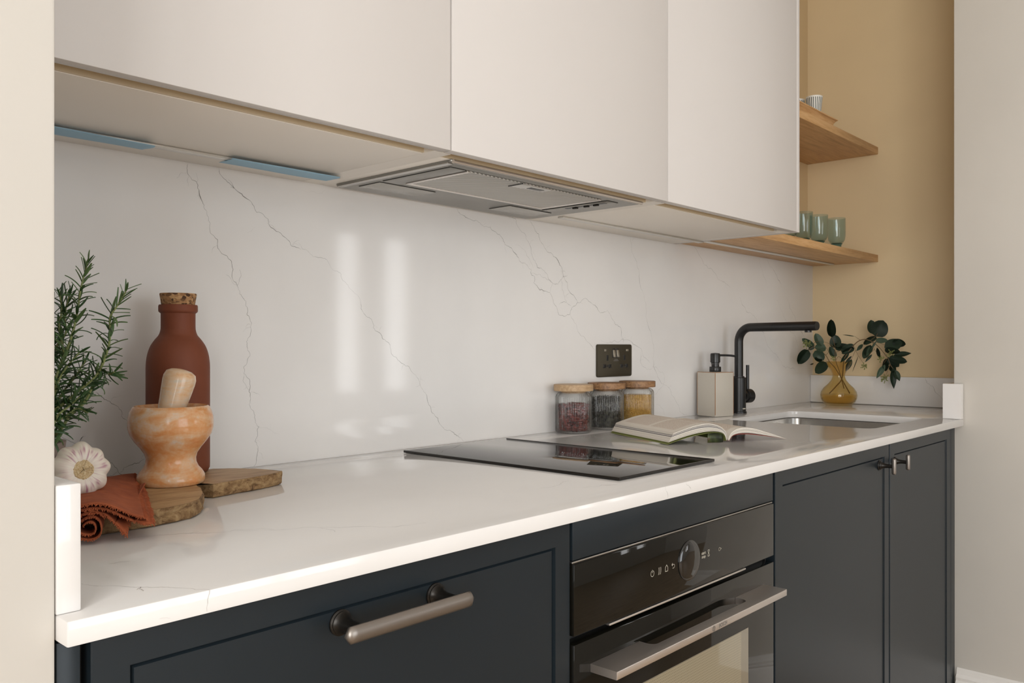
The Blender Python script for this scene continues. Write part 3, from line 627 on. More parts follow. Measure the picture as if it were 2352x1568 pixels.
TX, TY = 2.468, -.058
t = thing('kitchen_tap', 'matt black kitchen tap with a long square-bent spout beside the sink', 'tap', (TX, TY, WT))
bm = new(); lathe(bm, [(.0245, WT+.0002), (.0245, WT+.005), (.0222, WT+.006), (.0222, 1.022), (.0205, 1.0235), (.0175, 1.0235), (.0175, 1.027), (0, 1.027)], 40, M=T(TX, TY, 0)); obj('body', bm, M['black_matt'], t)
EX, EY, EZ = 2.420, -.332, 1.1815; bend = .045
dv = Vector((EX-TX, EY-TY, 0)); L = dv.length; dv.normalize()
path = [Vector((TX, TY, 1.02)), Vector((TX, TY, EZ-bend))]
for k in range(1, 11): a = PI/2*k/10; path.append(Vector((TX, TY, EZ-bend)) + dv*bend*(1-math.cos(a)) + Vector((0, 0, bend*math.sin(a))))
path += [Vector((TX, TY, EZ))+dv*(L-.004), Vector((TX, TY, EZ))+dv*L]
bm = new(); tube(bm, path, [.0135]*(len(path)-1)+[.0125], 28); sp_ = obj('spout', bm, M['black_matt'], t, ang=50)
bm = new(); lathe(bm, [(.010, -.005), (.010, 0), (.0085, .001), (0, .001)], 24, M=T(TX, TY, EZ) @ Matrix.Translation(dv*(L-.03)) @ T(0, 0, -.0133)); obj('aerator', bm, M['black_plastic'], sp_)
bm = new(); lathe(bm, [(.0185, .018), (.0185, .030), (.0215, .031), (.0225, .034), (.0225, .056), (.021, .058), (0, .058)], 36, M=T(TX, TY, .963) @ RZ(-.17) @ Matrix.Rotation(PI/2, 4, 'Y')); cart = obj('valve', bm, M['black_matt'], t)
bm = new(); lv = Vector((math.cos(-.17), math.sin(-.17), 0))*.045; tube(bm, [(TX+lv.x, TY+lv.y, .975), (TX+lv.x, TY+lv.y, 1.062)], .0052, 16); obj('lever', bm, M['black_matt'], cart)
obj('maker_mark', B(-.006, .006, -.0003, .0003, -.0016, .0016, M=T(TX, TY, .925) @ RZ(YAW-PI/2+.55) @ T(0, -.0222, 0)), M['print'], t)

hb_ = thing('induction_hob', 'narrow black glass induction hob set on the worktop', 'hob', (1.243, -.306, WT))
bm = new(); prism(bm, rrect(1.0935, 1.3925, -.5655, -.0470, .004, 3), WT+.0012, WT+.0052, .0012); obj('glass_top', bm, M['black_glass'], hb_)
bm = new(); prism(bm, rrect(1.095, 1.391, -.564, -.0485, .004, 3), WT+.0001, WT+.0012); obj('seal', bm, M['black_plastic'], hb_)
for a in ((1.0925, 1.3935, -.5675, -.5650), ): obj('edge_trim', B(a[0], a[1], a[2], a[3], WT+.0008, WT+.0056, .001), M['bronze_dark'], hb_)
obj('edge_trim', B(1.3915, 1.3940, -.5660, -.0465, WT+.0008, WT+.0056, .001), M['bronze_dark'], hb_)
obj('edge_trim', B(1.0920, 1.0945, -.5660, -.0465, WT+.0008, WT+.0056, .001), M['bronze_dark'], hb_)

# socket
sx0, sx1, sz0, sz1 = 1.7895, 1.9470, 1.0402, 1.1272
so = thing('wall_socket', 'dark bronze double socket plate on the splashback above the jars', 'socket', (1.868, 0, 1.0837))
def wallplate(bm, x0, x1, z0, z1, r, y0, y1, bev):
    prism(bm, rrect(x0, x1, z0, z1, r, 4), y0, y1, bev); bmesh.ops.transform(bm, matrix=Matrix(((1,0,0,0),(0,0,-1,0),(0,1,0,0),(0,0,0,1))), verts=bm.verts); return bm
obj('plate', wallplate(new(), sx0, sx1, sz0, sz1, .006, .0003, .0065, .0016), M['socket'], so)
W_ = sx1-sx0; H_ = sz1-sz0
def sp2(fx, fz): return sx0+W_*fx, sz0+H_*(1-fz)
def rect(nm, fx0, fx1, fz0, fz1, y, m, par=so, dy=.0012):
    a = sp2(fx0, fz1); b = sp2(fx1, fz0); return obj(nm, B(a[0], b[0], -y, -y+dy, a[1], b[1], .0003), M[m], par)
for side in (0, 1):
    ex = .275 if side == 0 else .775
    pin = rect('earth_slot', ex-.028, ex+.028, .33, .50, .0068, 'black_plastic'); rect('slot_hole', ex-.012, ex+.012, .355, .465, .0069, 'dark_gap', pin, .0004)
    for dx in (-.075, .075):
        p2 = rect('pin_slot', ex+dx-.045 - .005, ex+dx+.045-.005, .61, .73, .0068, 'black_plastic'); rect('slot_hole', ex+dx-.022-.005, ex+dx+.022-.005, .64, .70, .0069, 'dark_gap', p2, .0004)
    rect('pin_bridge', ex-.05, ex+.04, .64, .69, .0067, 'black_plastic')
    rx = .5-.042 if side == 0 else .5+.062
    sw_bezel = rect('switch_bezel', rx-.050, rx+.045, .13, .42, .0067, 'black_plastic')
    a = sp2(rx-.040, .40); b = sp2(rx+.036, .17); bm = new(); box(bm, a[0], b[0], -.0115, -.0066, a[1], b[1], .0012); 
    for v in bm.verts: v.co.y += .004*max(0, (v.co.z-a[1])/(b[1]-a[1])-.2) if v.co.y < -.008 else 0
    obj('rocker_switch', bm, M['socket_sw'], sw_bezel)
    rect('fixing_screw' if side == 0 else 'usb_port', (.185 if side == 0 else .82), (.245 if side == 0 else .895), .15, .215, .0070, 'socket_sw')
for zz, wd in ((.465, .05), (.505, .072)): rect('lettering', .525-wd, .525+wd, zz-.010, zz+.010, .0067, 'print_grey', so, .0004)

# ================================================================== JARS
def ball(bm, Mx, n=6, m=4):
    """small low-polygon ellipsoid"""
    top = bm.verts.new(Mx @ Vector((0, 0, 1))); bot = bm.verts.new(Mx @ Vector((0, 0, -1))); R = []
    for j in range(1, m):
        a = PI*j/m; R.append([bm.verts.new(Mx @ Vector((math.sin(a)*math.cos(2*PI*i/n), math.sin(a)*math.sin(2*PI*i/n), math.cos(a)))) for i in range(n)])
    for i in range(n):
        k = (i+1) % n; bm.faces.new((top, R[0][i], R[0][k])); bm.faces.new((bot, R[-1][k], R[-1][i]))
        for a, b in zip(R, R[1:]): bm.faces.new((a[i], b[i], b[k], a[k]))
JR = .0445
def jar(x, y, label, lidmat, fill, top, kind):
    t = thing('storage_jar', label, 'jar', (x, y, WT), 'ribbed glass jars with wooden lids')
    z0 = WT+.0003; h1 = .098
    outer = [(.0, z0), (JR-.006, z0), (JR-.002, z0+.002), (JR, z0+.006)]
    outer += [(JR, z0+.006+(h1-.016)*k/8) for k in range(1, 9)] + [(JR-.002, z0+h1-.004), (JR-.006, z0+h1), (JR-.0105, z0+h1+.002)]
    inner = [(JR-.0125, z0+h1+.002), (JR-.010, z0+h1-.003), (JR-.0045, z0+h1-.010), (JR-.0045, z0+.010), (JR-.008, z0+.005), (0, z0+.005)]
    bm = new(); lathe(bm, outer+inner, 176, M=T(x, y, 0), ribs=44, ribd=.0022, ribr=(z0+.004, z0+h1-.004)); bmesh.ops.remove_doubles(bm, verts=bm.verts, dist=1e-6)
    obj('glass_body', bm, M['jar'], t, ang=80)
    bm = new(); lathe(bm, [(0, 1.0075), (.0305, 1.0075), (.0305, 1.0128), (.0475, 1.0130), (.0485, 1.0140), (.0485, 1.0278), (.0475, 1.0288), (0, 1.0288)], 64, M=T(x, y, 0)); bmesh.ops.remove_doubles(bm, verts=bm.verts, dist=1e-6)
    l = obj('lid', bm, M[lidmat], t); 
    R = JR-.0052; bm = new(); zb = z0+.006
    def blob(cx, cy, cz, a, b, c, rz, rx, n=6, m=4):
        Mx = T(cx, cy, cz) @ RZ(rz) @ Matrix.Rotation(rx, 4, 'X') @ Matrix.Diagonal((a, b, c, 1))
        ball(bm, Mx, n, m)
    bmesh.ops.create_cone(bm, cap_ends=True, segments=32, radius1=R-.006, radius2=R-.008, depth=top-zb-.004, matrix=T(x, y, (top+zb-.004)/2))
    if kind == 'bean':
        zz = zb+.004
        while zz < top:
            for k in range(26):
                a = 2*PI*k/26+rnd.uniform(-.1, .1); rr = R-.0052-rnd.random()*.002
                blob(x+rr*math.cos(a), y+rr*math.sin(a), zz+rnd.uniform(-.002, .002), .0062, .0040, .0038, a+PI/2+rnd.uniform(-.7, .7), rnd.uniform(-.5, .5), 8, 5)
            zz += .0062
        for k in range(70):
            a = rnd.random()*2*PI; rr = R*math.sqrt(rnd.random())*.9; blob(x+rr*math.cos(a), y+rr*math.sin(a), top-.001+.004*rnd.random()-.006*(rr/R)**2, .0062, .004, .0038, rnd.random()*6, rnd.uniform(-.6, .6), 8, 5)
    elif kind == 'tea':
        for k in range(900):
            a = rnd.random()*2*PI; side = rnd.random() < .72
            rr = (R-.003-rnd.random()*.004) if side else R*math.sqrt(rnd.random()); zz = rnd.uniform(zb, top) if side else top+rnd.uniform(-.004, .007)*(1-rr/R*.8)
            p = Vector((x+rr*math.cos(a), y+rr*math.sin(a), zz)); dd = Vector((rnd.gauss(0, 1), rnd.gauss(0, 1), rnd.gauss(0, .8))).normalized()*rnd.uniform(.004, .009)
            if side: n_ = Vector((math.cos(a), math.sin(a), 0)); dd -= n_*dd.dot(n_)
            q1 = p+dd; q1.z = min(max(q1.z, zb), top+.006); tube(bm, [p, (p+q1)/2+Vector((rnd.uniform(-1, 1), rnd.uniform(-1, 1), rnd.uniform(-1, 1)))*.0012, q1], [.0006, .0012, .0004], 4)
    else:
        zz = zb+.002
        while zz < top:
            for k in range(64):
                a = 2*PI*k/64+rnd.uniform(-.04, .04); rr = R-.0022-rnd.random()*.0012
                blob(x+rr*math.cos(a), y+rr*math.sin(a), zz+rnd.uniform(-.0008, .0008), .0019, .0015, .0016, a, rnd.random(), 5, 4)
            zz += .0030
        for k in range(420):
            a = rnd.random()*2*PI; rr = R*math.sqrt(rnd.random())*.95; blob(x+rr*math.cos(a), y+rr*math.sin(a), top-.001, .0019, .0017, .0015, 0, 0, 5, 4)
    o = obj({'bean': 'kidney_beans', 'tea': 'dried_leaves', 'lentil': 'lentils'}[kind], bm, M[fill], t); tag(o, {'bean': 'heap of dark red kidney beans', 'tea': 'loose dark dried leaves', 'lentil': 'fine golden lentils'}[kind], kind='stuff')
jar(1.631, -.0505, 'ribbed glass jar of red beans with a pale wooden lid', 'lid_pale', 'beans', .980, 'bean')
jar(1.768, -.0505, 'ribbed glass jar of dark dried leaves between the other two jars', 'lid', 'tea', .990, 'tea')
jar(1.908, -.0505, 'ribbed glass jar of yellow lentils with a brown wooden lid', 'lid', 'lentil', .992, 'lentil')

# ================================================================== OPEN BOOK
bk = thing('open_book', 'open cookbook lying face up on the worktop beside the jars', 'book', (1.70, -.42, WT))
p0 = Vector((1.5588, -.3637, WT)); vdir = Vector((.45, .893, 0)).normalized(); wdir = Vector((vdir.y, -vdir.x, 0)); LEN = .262
zk = lambda p: (1400+p[0]/5.6, 940+p[1]/5.6)
def prof(px): 
    out = []
    for p in px:
        P = onplane(*zk(p), p0, vdir); out.append(((P-p0).dot(wdir), max(WT+.0006, P.z)))
    return out
Ltop = prof([(822,306),(950,257),(1100,207),(1230,183),(1330,187),(1420,217),(1480,267),(1508,322),(1515,372)])
Lbot = prof([(745,452),(900,396),(1100,338),(1300,302),(1420,303),(1470,325),(1490,365),(1497,395),(1500,405)])
Rtop = prof([(2275,375),(2050,300),(1850,243),(1720,234),(1630,255),(1575,292),(1545,335),(1532,365),(1525,385)])
Rbot = prof([(2275,378),(2000,342),(1800,320),(1660,322),(1590,340),(1563,365),(1552,390),(1546,402),(1540,406)])
def resamp(pf, n=28):
    P = smooth_path([Vector((a, b, 0)) for a, b in pf], 8); Ls = [0]
    for a, b in zip(P, P[1:]): Ls.append(Ls[-1]+(b-a).length)
    out = []
    for i in range(n+1):
        s_ = Ls[-1]*i/n; j = max(k for k in range(len(Ls)) if Ls[k] <= s_+1e-9); j = min(j, len(P)-2)
        f = (s_-Ls[j])/max(1e-9, Ls[j+1]-Ls[j]); out.append(P[j].lerp(P[j+1], f))
    return out
LT, LB, RT, RB = map(resamp, (Ltop, Lbot, Rtop, Rbot))
def blend(A, Bq, f): return [a.lerp(b, f) for a, b in zip(A, Bq)]
def sheet(bm, A, y0=0.0, y1=1.0, lift=0.0, ny=1, uvl=None, inkl=None, flip=False):
    rows = []
    for j in range(ny+1):
        tt = y0+(y1-y0)*j/ny
        rows.append([bm.verts.new(p0+wdir*a.x+vdir*(LEN*tt)+Vector((0, 0, max(a.y+lift, WT+.0004)-WT))) for a in A])
        if inkl:
            for i, v in enumerate(rows[-1]):
                s_ = i/(len(A)-1)
                v[inkl] = 1.0 if (.09 < s_ < .88 and (.07 < tt < .455 or .505 < tt < .93) and not (.475 < s_ < .50)) else 0.0
    for j in range(ny):
        for i in range(len(A)-1):
            f = bm.faces.new((rows[j][i], rows[j][i+1], rows[j+1][i+1], rows[j+1][i]))
            if uvl:
                for l, (a, b) in zip(f.loops, ((i, j), (i+1, j), (i+1, j+1), (i, j+1))): l[uvl].uv = (a/(len(A)-1)*.16, b/ny*.26)
    return rows
def block(name, A, Bq, m, par=bk):
    """a stack of leaves between two profiles"""
    bm = new(); up = sheet(bm, A); lo = sheet(bm, Bq)
    n = len(A)
    for i in range(n-1):
        bm.faces.new((up[0][i], up[0][i+1], lo[0][i+1], lo[0][i])); bm.faces.new((up[1][i], up[1][i+1], lo[1][i+1], lo[1][i]))
    bm.faces.new((up[0][0], up[1][0], lo[1][0], lo[0][0])); bm.faces.new((up[0][-1], up[1][-1], lo[1][-1], lo[0][-1]))
    bmesh.ops.recalc_face_normals(bm, faces=bm.faces); return obj(name, bm, m, par, ang=50)
for i, (f0, f1, m) in enumerate([(.0, .07, 'paper'), (.10, .16, 'paper_edge'), (.18, .215, 'paper_grey'), (.225, .27, 'paper'), (.29, .33, 'paper_grey'), (.36, .44, 'paper'), (.46, .52, 'paper_edge'), (.54, .58, 'paper'), (.60, .66, 'paper'), (.68, .72, 'paper_edge'), (.75, .80, 'paper'), (.955, 1.0, 'cover_green')]):
    block('page_section' if i < 11 else 'cover', blend(LT, LB, f0), blend(LT, LB, f1), M[m])
block('printed_leaf', blend(LT, LB, .86), blend(LT, LB, .875), M['cover_green'])
for f0, f1, m in [(0, .16, 'paper'), (.2, .32, 'paper'), (.36, .46, 'paper_edge'), (.5, .66, 'paper'), (.70, .80, 'paper'), (.90, 1.0, 'cover_red')]:
    block('page_section' if m != 'cover_red' else 'cover', blend(RT, RB, f0), blend(RT, RB, f1), M[m])
for nm, A in (('left_page', LT), ('right_page', RT)):
    bm = new(); uvl = bm.loops.layers.uv.verify(); inkl = bm.verts.layers.float.new('ink'); A2 = resamp([(a.x, a.y) for a in A[::3]]+[(A[-1].x, A[-1].y)], 60)
    sheet(bm, A2, .002, .998, .0005, 60, uvl, inkl); bmesh.ops.recalc_face_normals(bm, faces=bm.faces); o = obj('printed_page', bm, M['page'], bk)
bm = new(); a = blend(LT, LB, 1.0)[-11:-3]
lo = [bm.verts.new(p0+wdir*v.x+vdir*.0015+Vector((0, 0, v.y-WT-.001))) for v in a]; lo2 = [bm.verts.new(p0+wdir*v.x+vdir*.0015+Vector((0, 0, .0012))) for v in a]
for i in range(len(a)-1): bm.faces.new((lo2[i], lo2[i+1], lo[i+1], lo[i]))
bmesh.ops.recalc_face_normals(bm, faces=bm.faces); o = obj('picture_leaf', bm, M['photo'], bk); sm = o.modifiers.new('t', 'SOLIDIFY'); sm.thickness = .0006

# ================================================================== SOAP DISPENSER
DX, DY, ds, rz = 2.3165, -.0585, .0385, math.radians(-16.1)
t = thing('soap_dispenser', 'square pale glazed soap dispenser with a black pump beside the tap', 'dispenser', (DX, DY, WT))
Mx = T(DX, DY, 0) @ RZ(rz); zt_ = WT+.1345
bm = new(); box(bm, -ds, ds, -ds, ds, WT+.0003, zt_, .0028, 3, M=Mx); obj('bottle', bm, M['glaze'], t)
bm = new()
for sx, sy in ((-1, -1), (1, -1), (-1, 1), (1, 1)):
    e = .9
    tube(bm, [Mx @ Vector((sx*(ds-e/1e3), sy*(ds-e/1e3), WT+.006)), Mx @ Vector((sx*(ds-e/1e3), sy*(ds-e/1e3), zt_-.003))], .0011, 8)
cs = [(-1, -1), (1, -1), (1, 1), (-1, 1)]
for (a, b), (c, d2) in zip(cs, cs[1:]+cs[:1]): tube(bm, [Mx @ Vector((a*(ds-.0012), b*(ds-.0012), zt_-.0012)), Mx @ Vector((c*(ds-.0012), d2*(ds-.0012), zt_-.0012))], .0011, 8)
o = obj('glaze_edge', bm, M['glaze_edge'], t); tag(o, 'rust coloured glaze along the edges', kind='stuff')
bm = new(); lathe(bm, [(.0, zt_), (.017, zt_), (.0175, zt_+.001), (.0175, zt_+.014), (.0165, zt_+.0155), (.0115, zt_+.0155), (.0115, zt_+.024), (0, zt_+.024)], 36, M=T(DX, DY, 0)); pc = obj('pump_collar', bm, M['black_plastic'], t)
bm = new(); lathe(bm, [(0, zt_+.0245), (.0125, zt_+.0245), (.0125, zt_+.028), (.0148, zt_+.029), (.0148, zt_+.052), (.0135, zt_+.056), (.0, zt_+.058)], 36, M=T(DX, DY, 0)); ph = obj('pump_head', bm, M['black_plastic'], pc)
bm = new(); nd = Vector((.87, -.49, 0)).normalized(); b0 = Vector((DX, DY, zt_+.050)); tube(bm, smooth_path([b0, b0+nd*.03, b0+nd*.055+Vector((0, 0, -.001)), b0+nd*.070+Vector((0, 0, -.003))], 5), .0034, 12); obj('nozzle', bm, M['black_plastic'], ph)

# ================================================================== VASE AND EUCALYPTUS
VX, VY = 3.043, -.152
t = thing('glass_vase', 'round amber glass vase with a flared neck holding eucalyptus', 'vase', (VX, VY, WT))
vz = lambda k: WT+.0003+k
op = [(0, 0), (.044, 0), (.047, .003), (.0555, .012), (.062, .025), (.0635, .036), (.061, .048), (.052, .062), (.036, .077), (.0255, .090), (.0215, .102), (.0225, .112), (.029, .126), (.037, .138), (.042, .149), (.0435, .157)]
ip = [(.0420, .157), (.0405, .149), (.0355, .138), (.0275, .126), (.0208, .112), (.0198, .102), (.024, .090), (.0345, .077), (.0505, .062), (.0593, .048), (.0618, .036), (.060, .025), (.0535, .013), (.044, .007), (0, .007)]
bm = new(); lathe(bm, [(a, vz(b)) for a, b in op+ip], 64, M=T(VX, VY, 0)); bmesh.ops.remove_doubles(bm, verts=bm.verts, dist=1e-6); obj('glass', bm, M['amber'], t, ang=80)
bm = new(); lathe(bm, [(a, vz(b)) for a, b in [(0, .0074), (.0435, .0074), (.053, .0133), (.0594, .025), (.0612, .036), (.0608, .0385), (0, .0385)]], 64, M=T(VX, VY, 0)); bmesh.ops.remove_doubles(bm, verts=bm.verts, dist=1e-6); obj('water', bm, M['amber_water'], t, ang=80)
ze = lambda x, y: (1820+x/6.533, 710+y/6.533)
D0 = (Vector((VX, VY, 0))-CAM).dot(FWD)
def edep(x): return D0 - max(0, (x-850))*.000155 + max(0, 560-x)*.00002
def ep(x, y, dd=0): return atd(*ze(x, y), edep(x)+dd)
EPX = 6.533*FPX/D0
leaf_cache = {}
def leaf_mesh(kind):
    """unit leaf: base at origin, tip at +y=1, half width .5 at x; gently cupped, with thickness"""
    if kind in leaf_cache: return leaf_cache[kind]
    bm = new(); n, mseg = 10, 6; rows = []
    for i in range(n+1):
        s_ = i/n
        if kind == 'round': wd = math.sin(PI*min(1, s_**.8))**.5 if 0 < s_ < 1 else 0
        else: wd = math.sin(PI*s_**.85)**.9 if 0 < s_ < 1 else 0
        wd = max(wd, .03)
        rows.append([bm.verts.new((.5*wd*(2*j/mseg-1), s_, .10*abs(2*j/mseg-1)*wd - .10*math.sin(PI*s_))) for j in range(mseg+1)])
    for a, b in zip(rows, rows[1:]):
        for j in range(mseg): bm.faces.new((a[j], a[j+1], b[j+1], b[j]))
    r = bmesh.ops.solidify(bm, geom=list(bm.faces), thickness=.012)
    me = bpy.data.meshes.new('leaf'); bm.to_mesh(me); bm.free(); me.materials.append(M['euc']); finish(me, ang=60)
    leaf_cache[kind] = me; return me
def leaf(par, bx, by, tx, ty, wpx, kind='round', dd=0.0, tilt=None):
    a = ep(bx, by, dd); b = ep(tx, ty, dd+rnd.uniform(-.012, .012)); y = b-a; L = y.length; y.normalize()
    nn = -FWD.copy(); tl = rnd.uniform(-.55, .55) if tilt is None else tilt
    nn = (nn - y*nn.dot(y)).normalized(); nn = Matrix.Rotation(tl, 3, y) @ nn; x = y.cross(nn).normalized(); W = wpx/EPX/max(.75, math.cos(tl))
    o = bpy.data.objects.new('leaf', leaf_mesh(kind)); C.objects.link(o); o.parent = par
    mm = Matrix(((x.x*W, y.x*L, nn.x*L, 0), (x.y*W, y.y*L, nn.y*L, 0), (x.z*W, y.z*L, nn.z*L, 0), (0, 0, 0, 1)))
    mm.translation = a-OFF[par.name]; o.matrix_local = mm; return o
def branch(label, stems):
    t = thing('eucalyptus_branch', label, 'branch', (VX, VY, WT+.04), 'eucalyptus stems in the amber vase'); main = None
    for k, (pts, r0, r1) in enumerate(stems):
        P = smooth_path([ep(*p) for p in pts], 5); bm = new(); tube(bm, P, [r0+(r1-r0)*i/(len(P)-1) for i in range(len(P))], 7); obj('stem' if k == 0 else 'side_stem', bm, M['euc_stem'], t)
    return t
def berries(par, x, y, r, n=26):
    bm = new(); c = ep(x, y, -.01); R = r/EPX
    for k in range(n):
        d_ = Vector((rnd.gauss(0, 1), rnd.gauss(0, 1), rnd.gauss(0, 1))).normalized(); p = c+d_*R*rnd.uniform(.35, 1.0)
        tube(bm, [c+d_*R*.1, p], .0005, 4); ball(bm, T(*p) @ d_.to_track_quat('Z', 'Y').to_matrix().to_4x4() @ Matrix.Diagonal((.0017, .0017, .0031, 1)), 6, 5)
    tag(obj('bud_cluster', bm, M['berry'], par), kind='stuff')
b1 = branch('left eucalyptus stem leaning toward the splashback and the tap', [([(860,1262),(740,1045),(640,880),(560,790),(500,690),(420,630),(325,565),(240,610)], .0019, .0009), ([(500,690),(540,640),(510,575)], .0008, .0006), ([(325,565),(330,500),(440,470)], .0008, .0006), ([(560,790),(480,790)], .0008, .0006)])
for a in [(440,545,345,362,125), (505,575,335,575,125), (330,575,145,440,95), (330,560,240,605,60), (240,610,85,818,165), (335,625,468,768,150), (510,800,345,955,180), (450,760,330,740,80)]: leaf(b1, *a)
leaf(b1, 320, 815, 262, 830, 18, 'long'); berries(b1, 225, 512, 80, 34)
b2 = branch('upright middle eucalyptus stem with one tall leaf on top', [([(775,1190),(735,1040),(700,920),(650,770),(640,640),(640,560),(600,420)], .0017, .0008), ([(650,770),(690,710),(740,740)], .0008, .0005), ([(640,580),(560,520),(480,490)], .0008, .0005), ([(640,650),(740,610)], .0008, .0005)])
for a in [(590,418,580,152,135), (650,585,640,385,150), (640,728,560,560,100), (608,548,850,545,80), (735,640,922,530,120), (645,585,845,605,60), (930,580,740,665,85)]: leaf(b2, *a)
leaf(b2, 850, 650, 720, 802, 58, 'long'); berries(b2, 610, 745, 50, 16)
b3 = branch('long arching eucalyptus stem drooping to the right', [([(555,1262),(660,1150),(742,1040),(770,800),(800,700),(930,530),(1020,465),(1110,455),(1200,490),(1300,570),(1400,690),(1440,750),(1470,830),(1510,890)], .0022, .0009), ([(1170,470),(1250,405),(1280,360)], .0008, .0005), ([(1200,490),(1230,600),(1280,660)], .0007, .0005), ([(1230,600),(1150,680)], .0007, .0005), ([(930,560),(970,660),(1070,820)], .0007, .0004), ([(950,610),(900,720),(880,760)], .0007, .0004), ([(1250,480),(1400,540)], .0008, .0005), ([(1400,690),(1480,660)], .0008, .0005), ([(1420,740),(1340,850)], .0008, .0005), ([(1470,830),(1420,950),(1390,1000)], .0007, .0004), ([(1020,465),(935,405)], .0007, .0004)])
for a in [(1210,372,1180,160,150), (1250,408,1365,168,245), (1250,400,1070,530,115), (1250,470,1430,465,80), (1170,535,1070,740,150), (1150,560,1110,700,100), (1380,570,1655,505,175), (1500,490,1702,525,115), (1385,605,1620,640,95), (1460,720,1722,790,115), (1430,720,1600,862,125), (1400,740,1400,930,115), (1470,830,1540,950,85)]: leaf(b3, *a, dd=rnd.uniform(-.012, .012))
for a in [(890,700,785,820,38), (890,750,800,932,75), (1060,525,960,625,48), (1195,675,1090,795,44), (1270,575,1312,748,48), (1260,480,1180,600,34), (1530,680,1785,660,75), (1390,830,1262,1036,80), (1510,880,1522,1192,105), (1540,910,1610,1075,85), (935,405,750,380,14), (990,700,900,940,10)]: leaf(b3, *a, kind='long')
berries(b3, 1080, 855, 60, 22); berries(b3, 1480, 665, 65, 24); berries(b3, 1325, 745, 55, 18); berries(b3, 1390, 1035, 80, 34)

# ================================================================== GLASSES AND CUPS ON THE SHELVES
SZ = 1.4555
def tumbler(x, y):
    t = thing('stemless_glass', '', 'glass', (x, y, SZ), 'teal glasses on the lower oak shelf')
    k = lambda z: SZ+.0003+z
    bm = new(); lathe(bm, [(a, k(z)) for a, z in [(0, .024), (.012, .0235), (.022, .027), (.0275, .036), (.0295, .050), (.0300, .075), (.0295, .112), (.0285, .112), (.0290, .075), (.0285, .050), (.0262, .037), (.0210, .029), (.012, .0258), (0, .0258)]], 40, M=T(x, y, 0)); bmesh.ops.remove_doubles(bm, verts=bm.verts, dist=1e-6); obj('cup', bm, M['blue_glass'], t, ang=80)
    bm = new(); lathe(bm, [(a, k(z)) for a, z in [(0, 0), (.0175, 0), (.0178, .004), (.0160, .010), (.0158, .018), (.0200, .0242), (0, .0238)]], 40, M=T(x, y, 0)); bmesh.ops.remove_doubles(bm, verts=bm.verts, dist=1e-6); obj('foot', bm, M['blue_glass_foot'], t, ang=60)
    return t
gl = []
for u, d_ in ((1921.5, 2.945), (1881, 2.875), (1846, 2.81), (1812, 2.75)):
    p = atd(u, 540, d_); gl.append(tumbler(p.x, min(p.y, -.04)))
for g, lb in zip(gl, ('rightmost teal glass on the lower oak shelf', 'second teal glass from the right on the lower oak shelf', 'third teal glass from the right, partly behind the cream cabinet', 'teal glass almost hidden behind the cream cabinet')): g['label'] = lb
# wooden riser with a hollowed edge, two striped cups on it
RX0, RX1, RY0, RY1, RZ0 = 2.46, 2.795, -.228, -.06, 1.848
pr = [(0, 0), (0, .004), (-.001, .009), (-.004, .016), (-.009, .0225), (-.013, .0245), (-.013, .0275)]
bm = new(); R_ = [[bm.verts.new(v) for v in ((RX0+a, RY0+a, RZ0+.0002+z), (RX1-a, RY0+a, RZ0+.0002+z), (RX1-a, RY1-a, RZ0+.0002+z), (RX0+a, RY1-a, RZ0+.0002+z))] for a, z in pr]
for a, b in zip(R_, R_[1:]):
    for i in range(4): bm.faces.new((a[i], a[(i+1)%4], b[(i+1)%4], b[i]))
bm.faces.new(R_[0][::-1]); bm.faces.new(R_[-1]); tag(obj('serving_tray', bm, M['oak'], loc=(2.6, -.15, RZ0)), 'oak tray with a hollowed edge under the striped cups', 'tray')
def cup(x, y, label):
    t = thing('striped_cup', label, 'cup', (x, y, RZ0+.0277), 'striped cups on the upper oak shelf'); k = RZ0+.028
    prof_ = [(0, 0), (.019, 0), (.0205, .0015), (.0215, .010), (.0215, .0101), (.0262, .055), (.0262, .0551), (.0268, .060), (.0256, .060), (.0250, .054), (.0200, .004), (0, .004)]
    bm = new(); band = bm.verts.layers.float.new('band'); lathe(bm, [(a, k+z) for a, z in prof_], 56, M=T(x, y, 0))
    for v in bm.verts:
        z = v.co.z-k; r = math.hypot(v.co.x-x, v.co.y-y); v[band] = 1.0 if (.01005 < z < .05505 and r > .0210) else 0.0
    obj('cup_body', bm, M['cup'], t); return t
p = onz(1871, 250, RZ0+.0277); cp1 = atd(1870, 250, 2.76); cup(cp1.x, cp1.y, 'white cup with dark stripes nearest the shelf edge'); cp2 = atd(1830, 250, 2.80); cup(cp2.x, cp2.y, 'white striped cup half hidden behind the cream cabinet')

# ================================================================== CUTTING BOARD AND WHAT STANDS ON IT
BT = WT+.020
front = [onz(u, v, WT) for u, v in ((120,1246),(190,1236),(240,1229),(290,1221),(350,1211),(400,1201),(440,1192),(460,1181),(468,1166),(462,1153),(452,1146),(462,1143),(490,1145),(530,1137),(580,1128),(620,1120),(640,1115),(649,1111))]
back_ = [onz(u, v, BT) for u, v in ((640,1081),(620,1078),(590,1076),(540,1075),(490,1076),(440,1082),(390,1090),(335,1097),(265,1104))]
loop = [Vector((p.x, p.y, 0)) for p in front] + [Vector((p.x, p.y, 0)) for p in back_] + [Vector((.44, -.165, 0)), Vector((.34, -.225, 0)), Vector((.285, -.26, 0)), Vector((.285, -.36, 0))]
loop = [p if p.y < -.012 else Vector((p.x, -.012, 0)) for p in loop]
lp = []
for a, b in zip(loop, loop[1:]+loop[:1]):
    n = max(1, int((b-a).length/.004))
    for k in range(n): lp.append(a.lerp(b, k/n))
n = len(lp); cen = sum(lp, Vector())/n
bd = thing('cutting_board', 'thick live-edge wooden board under the mortar and the terracotta bottle', 'board', (.5, -.25, WT))
bm = new(); rows = []
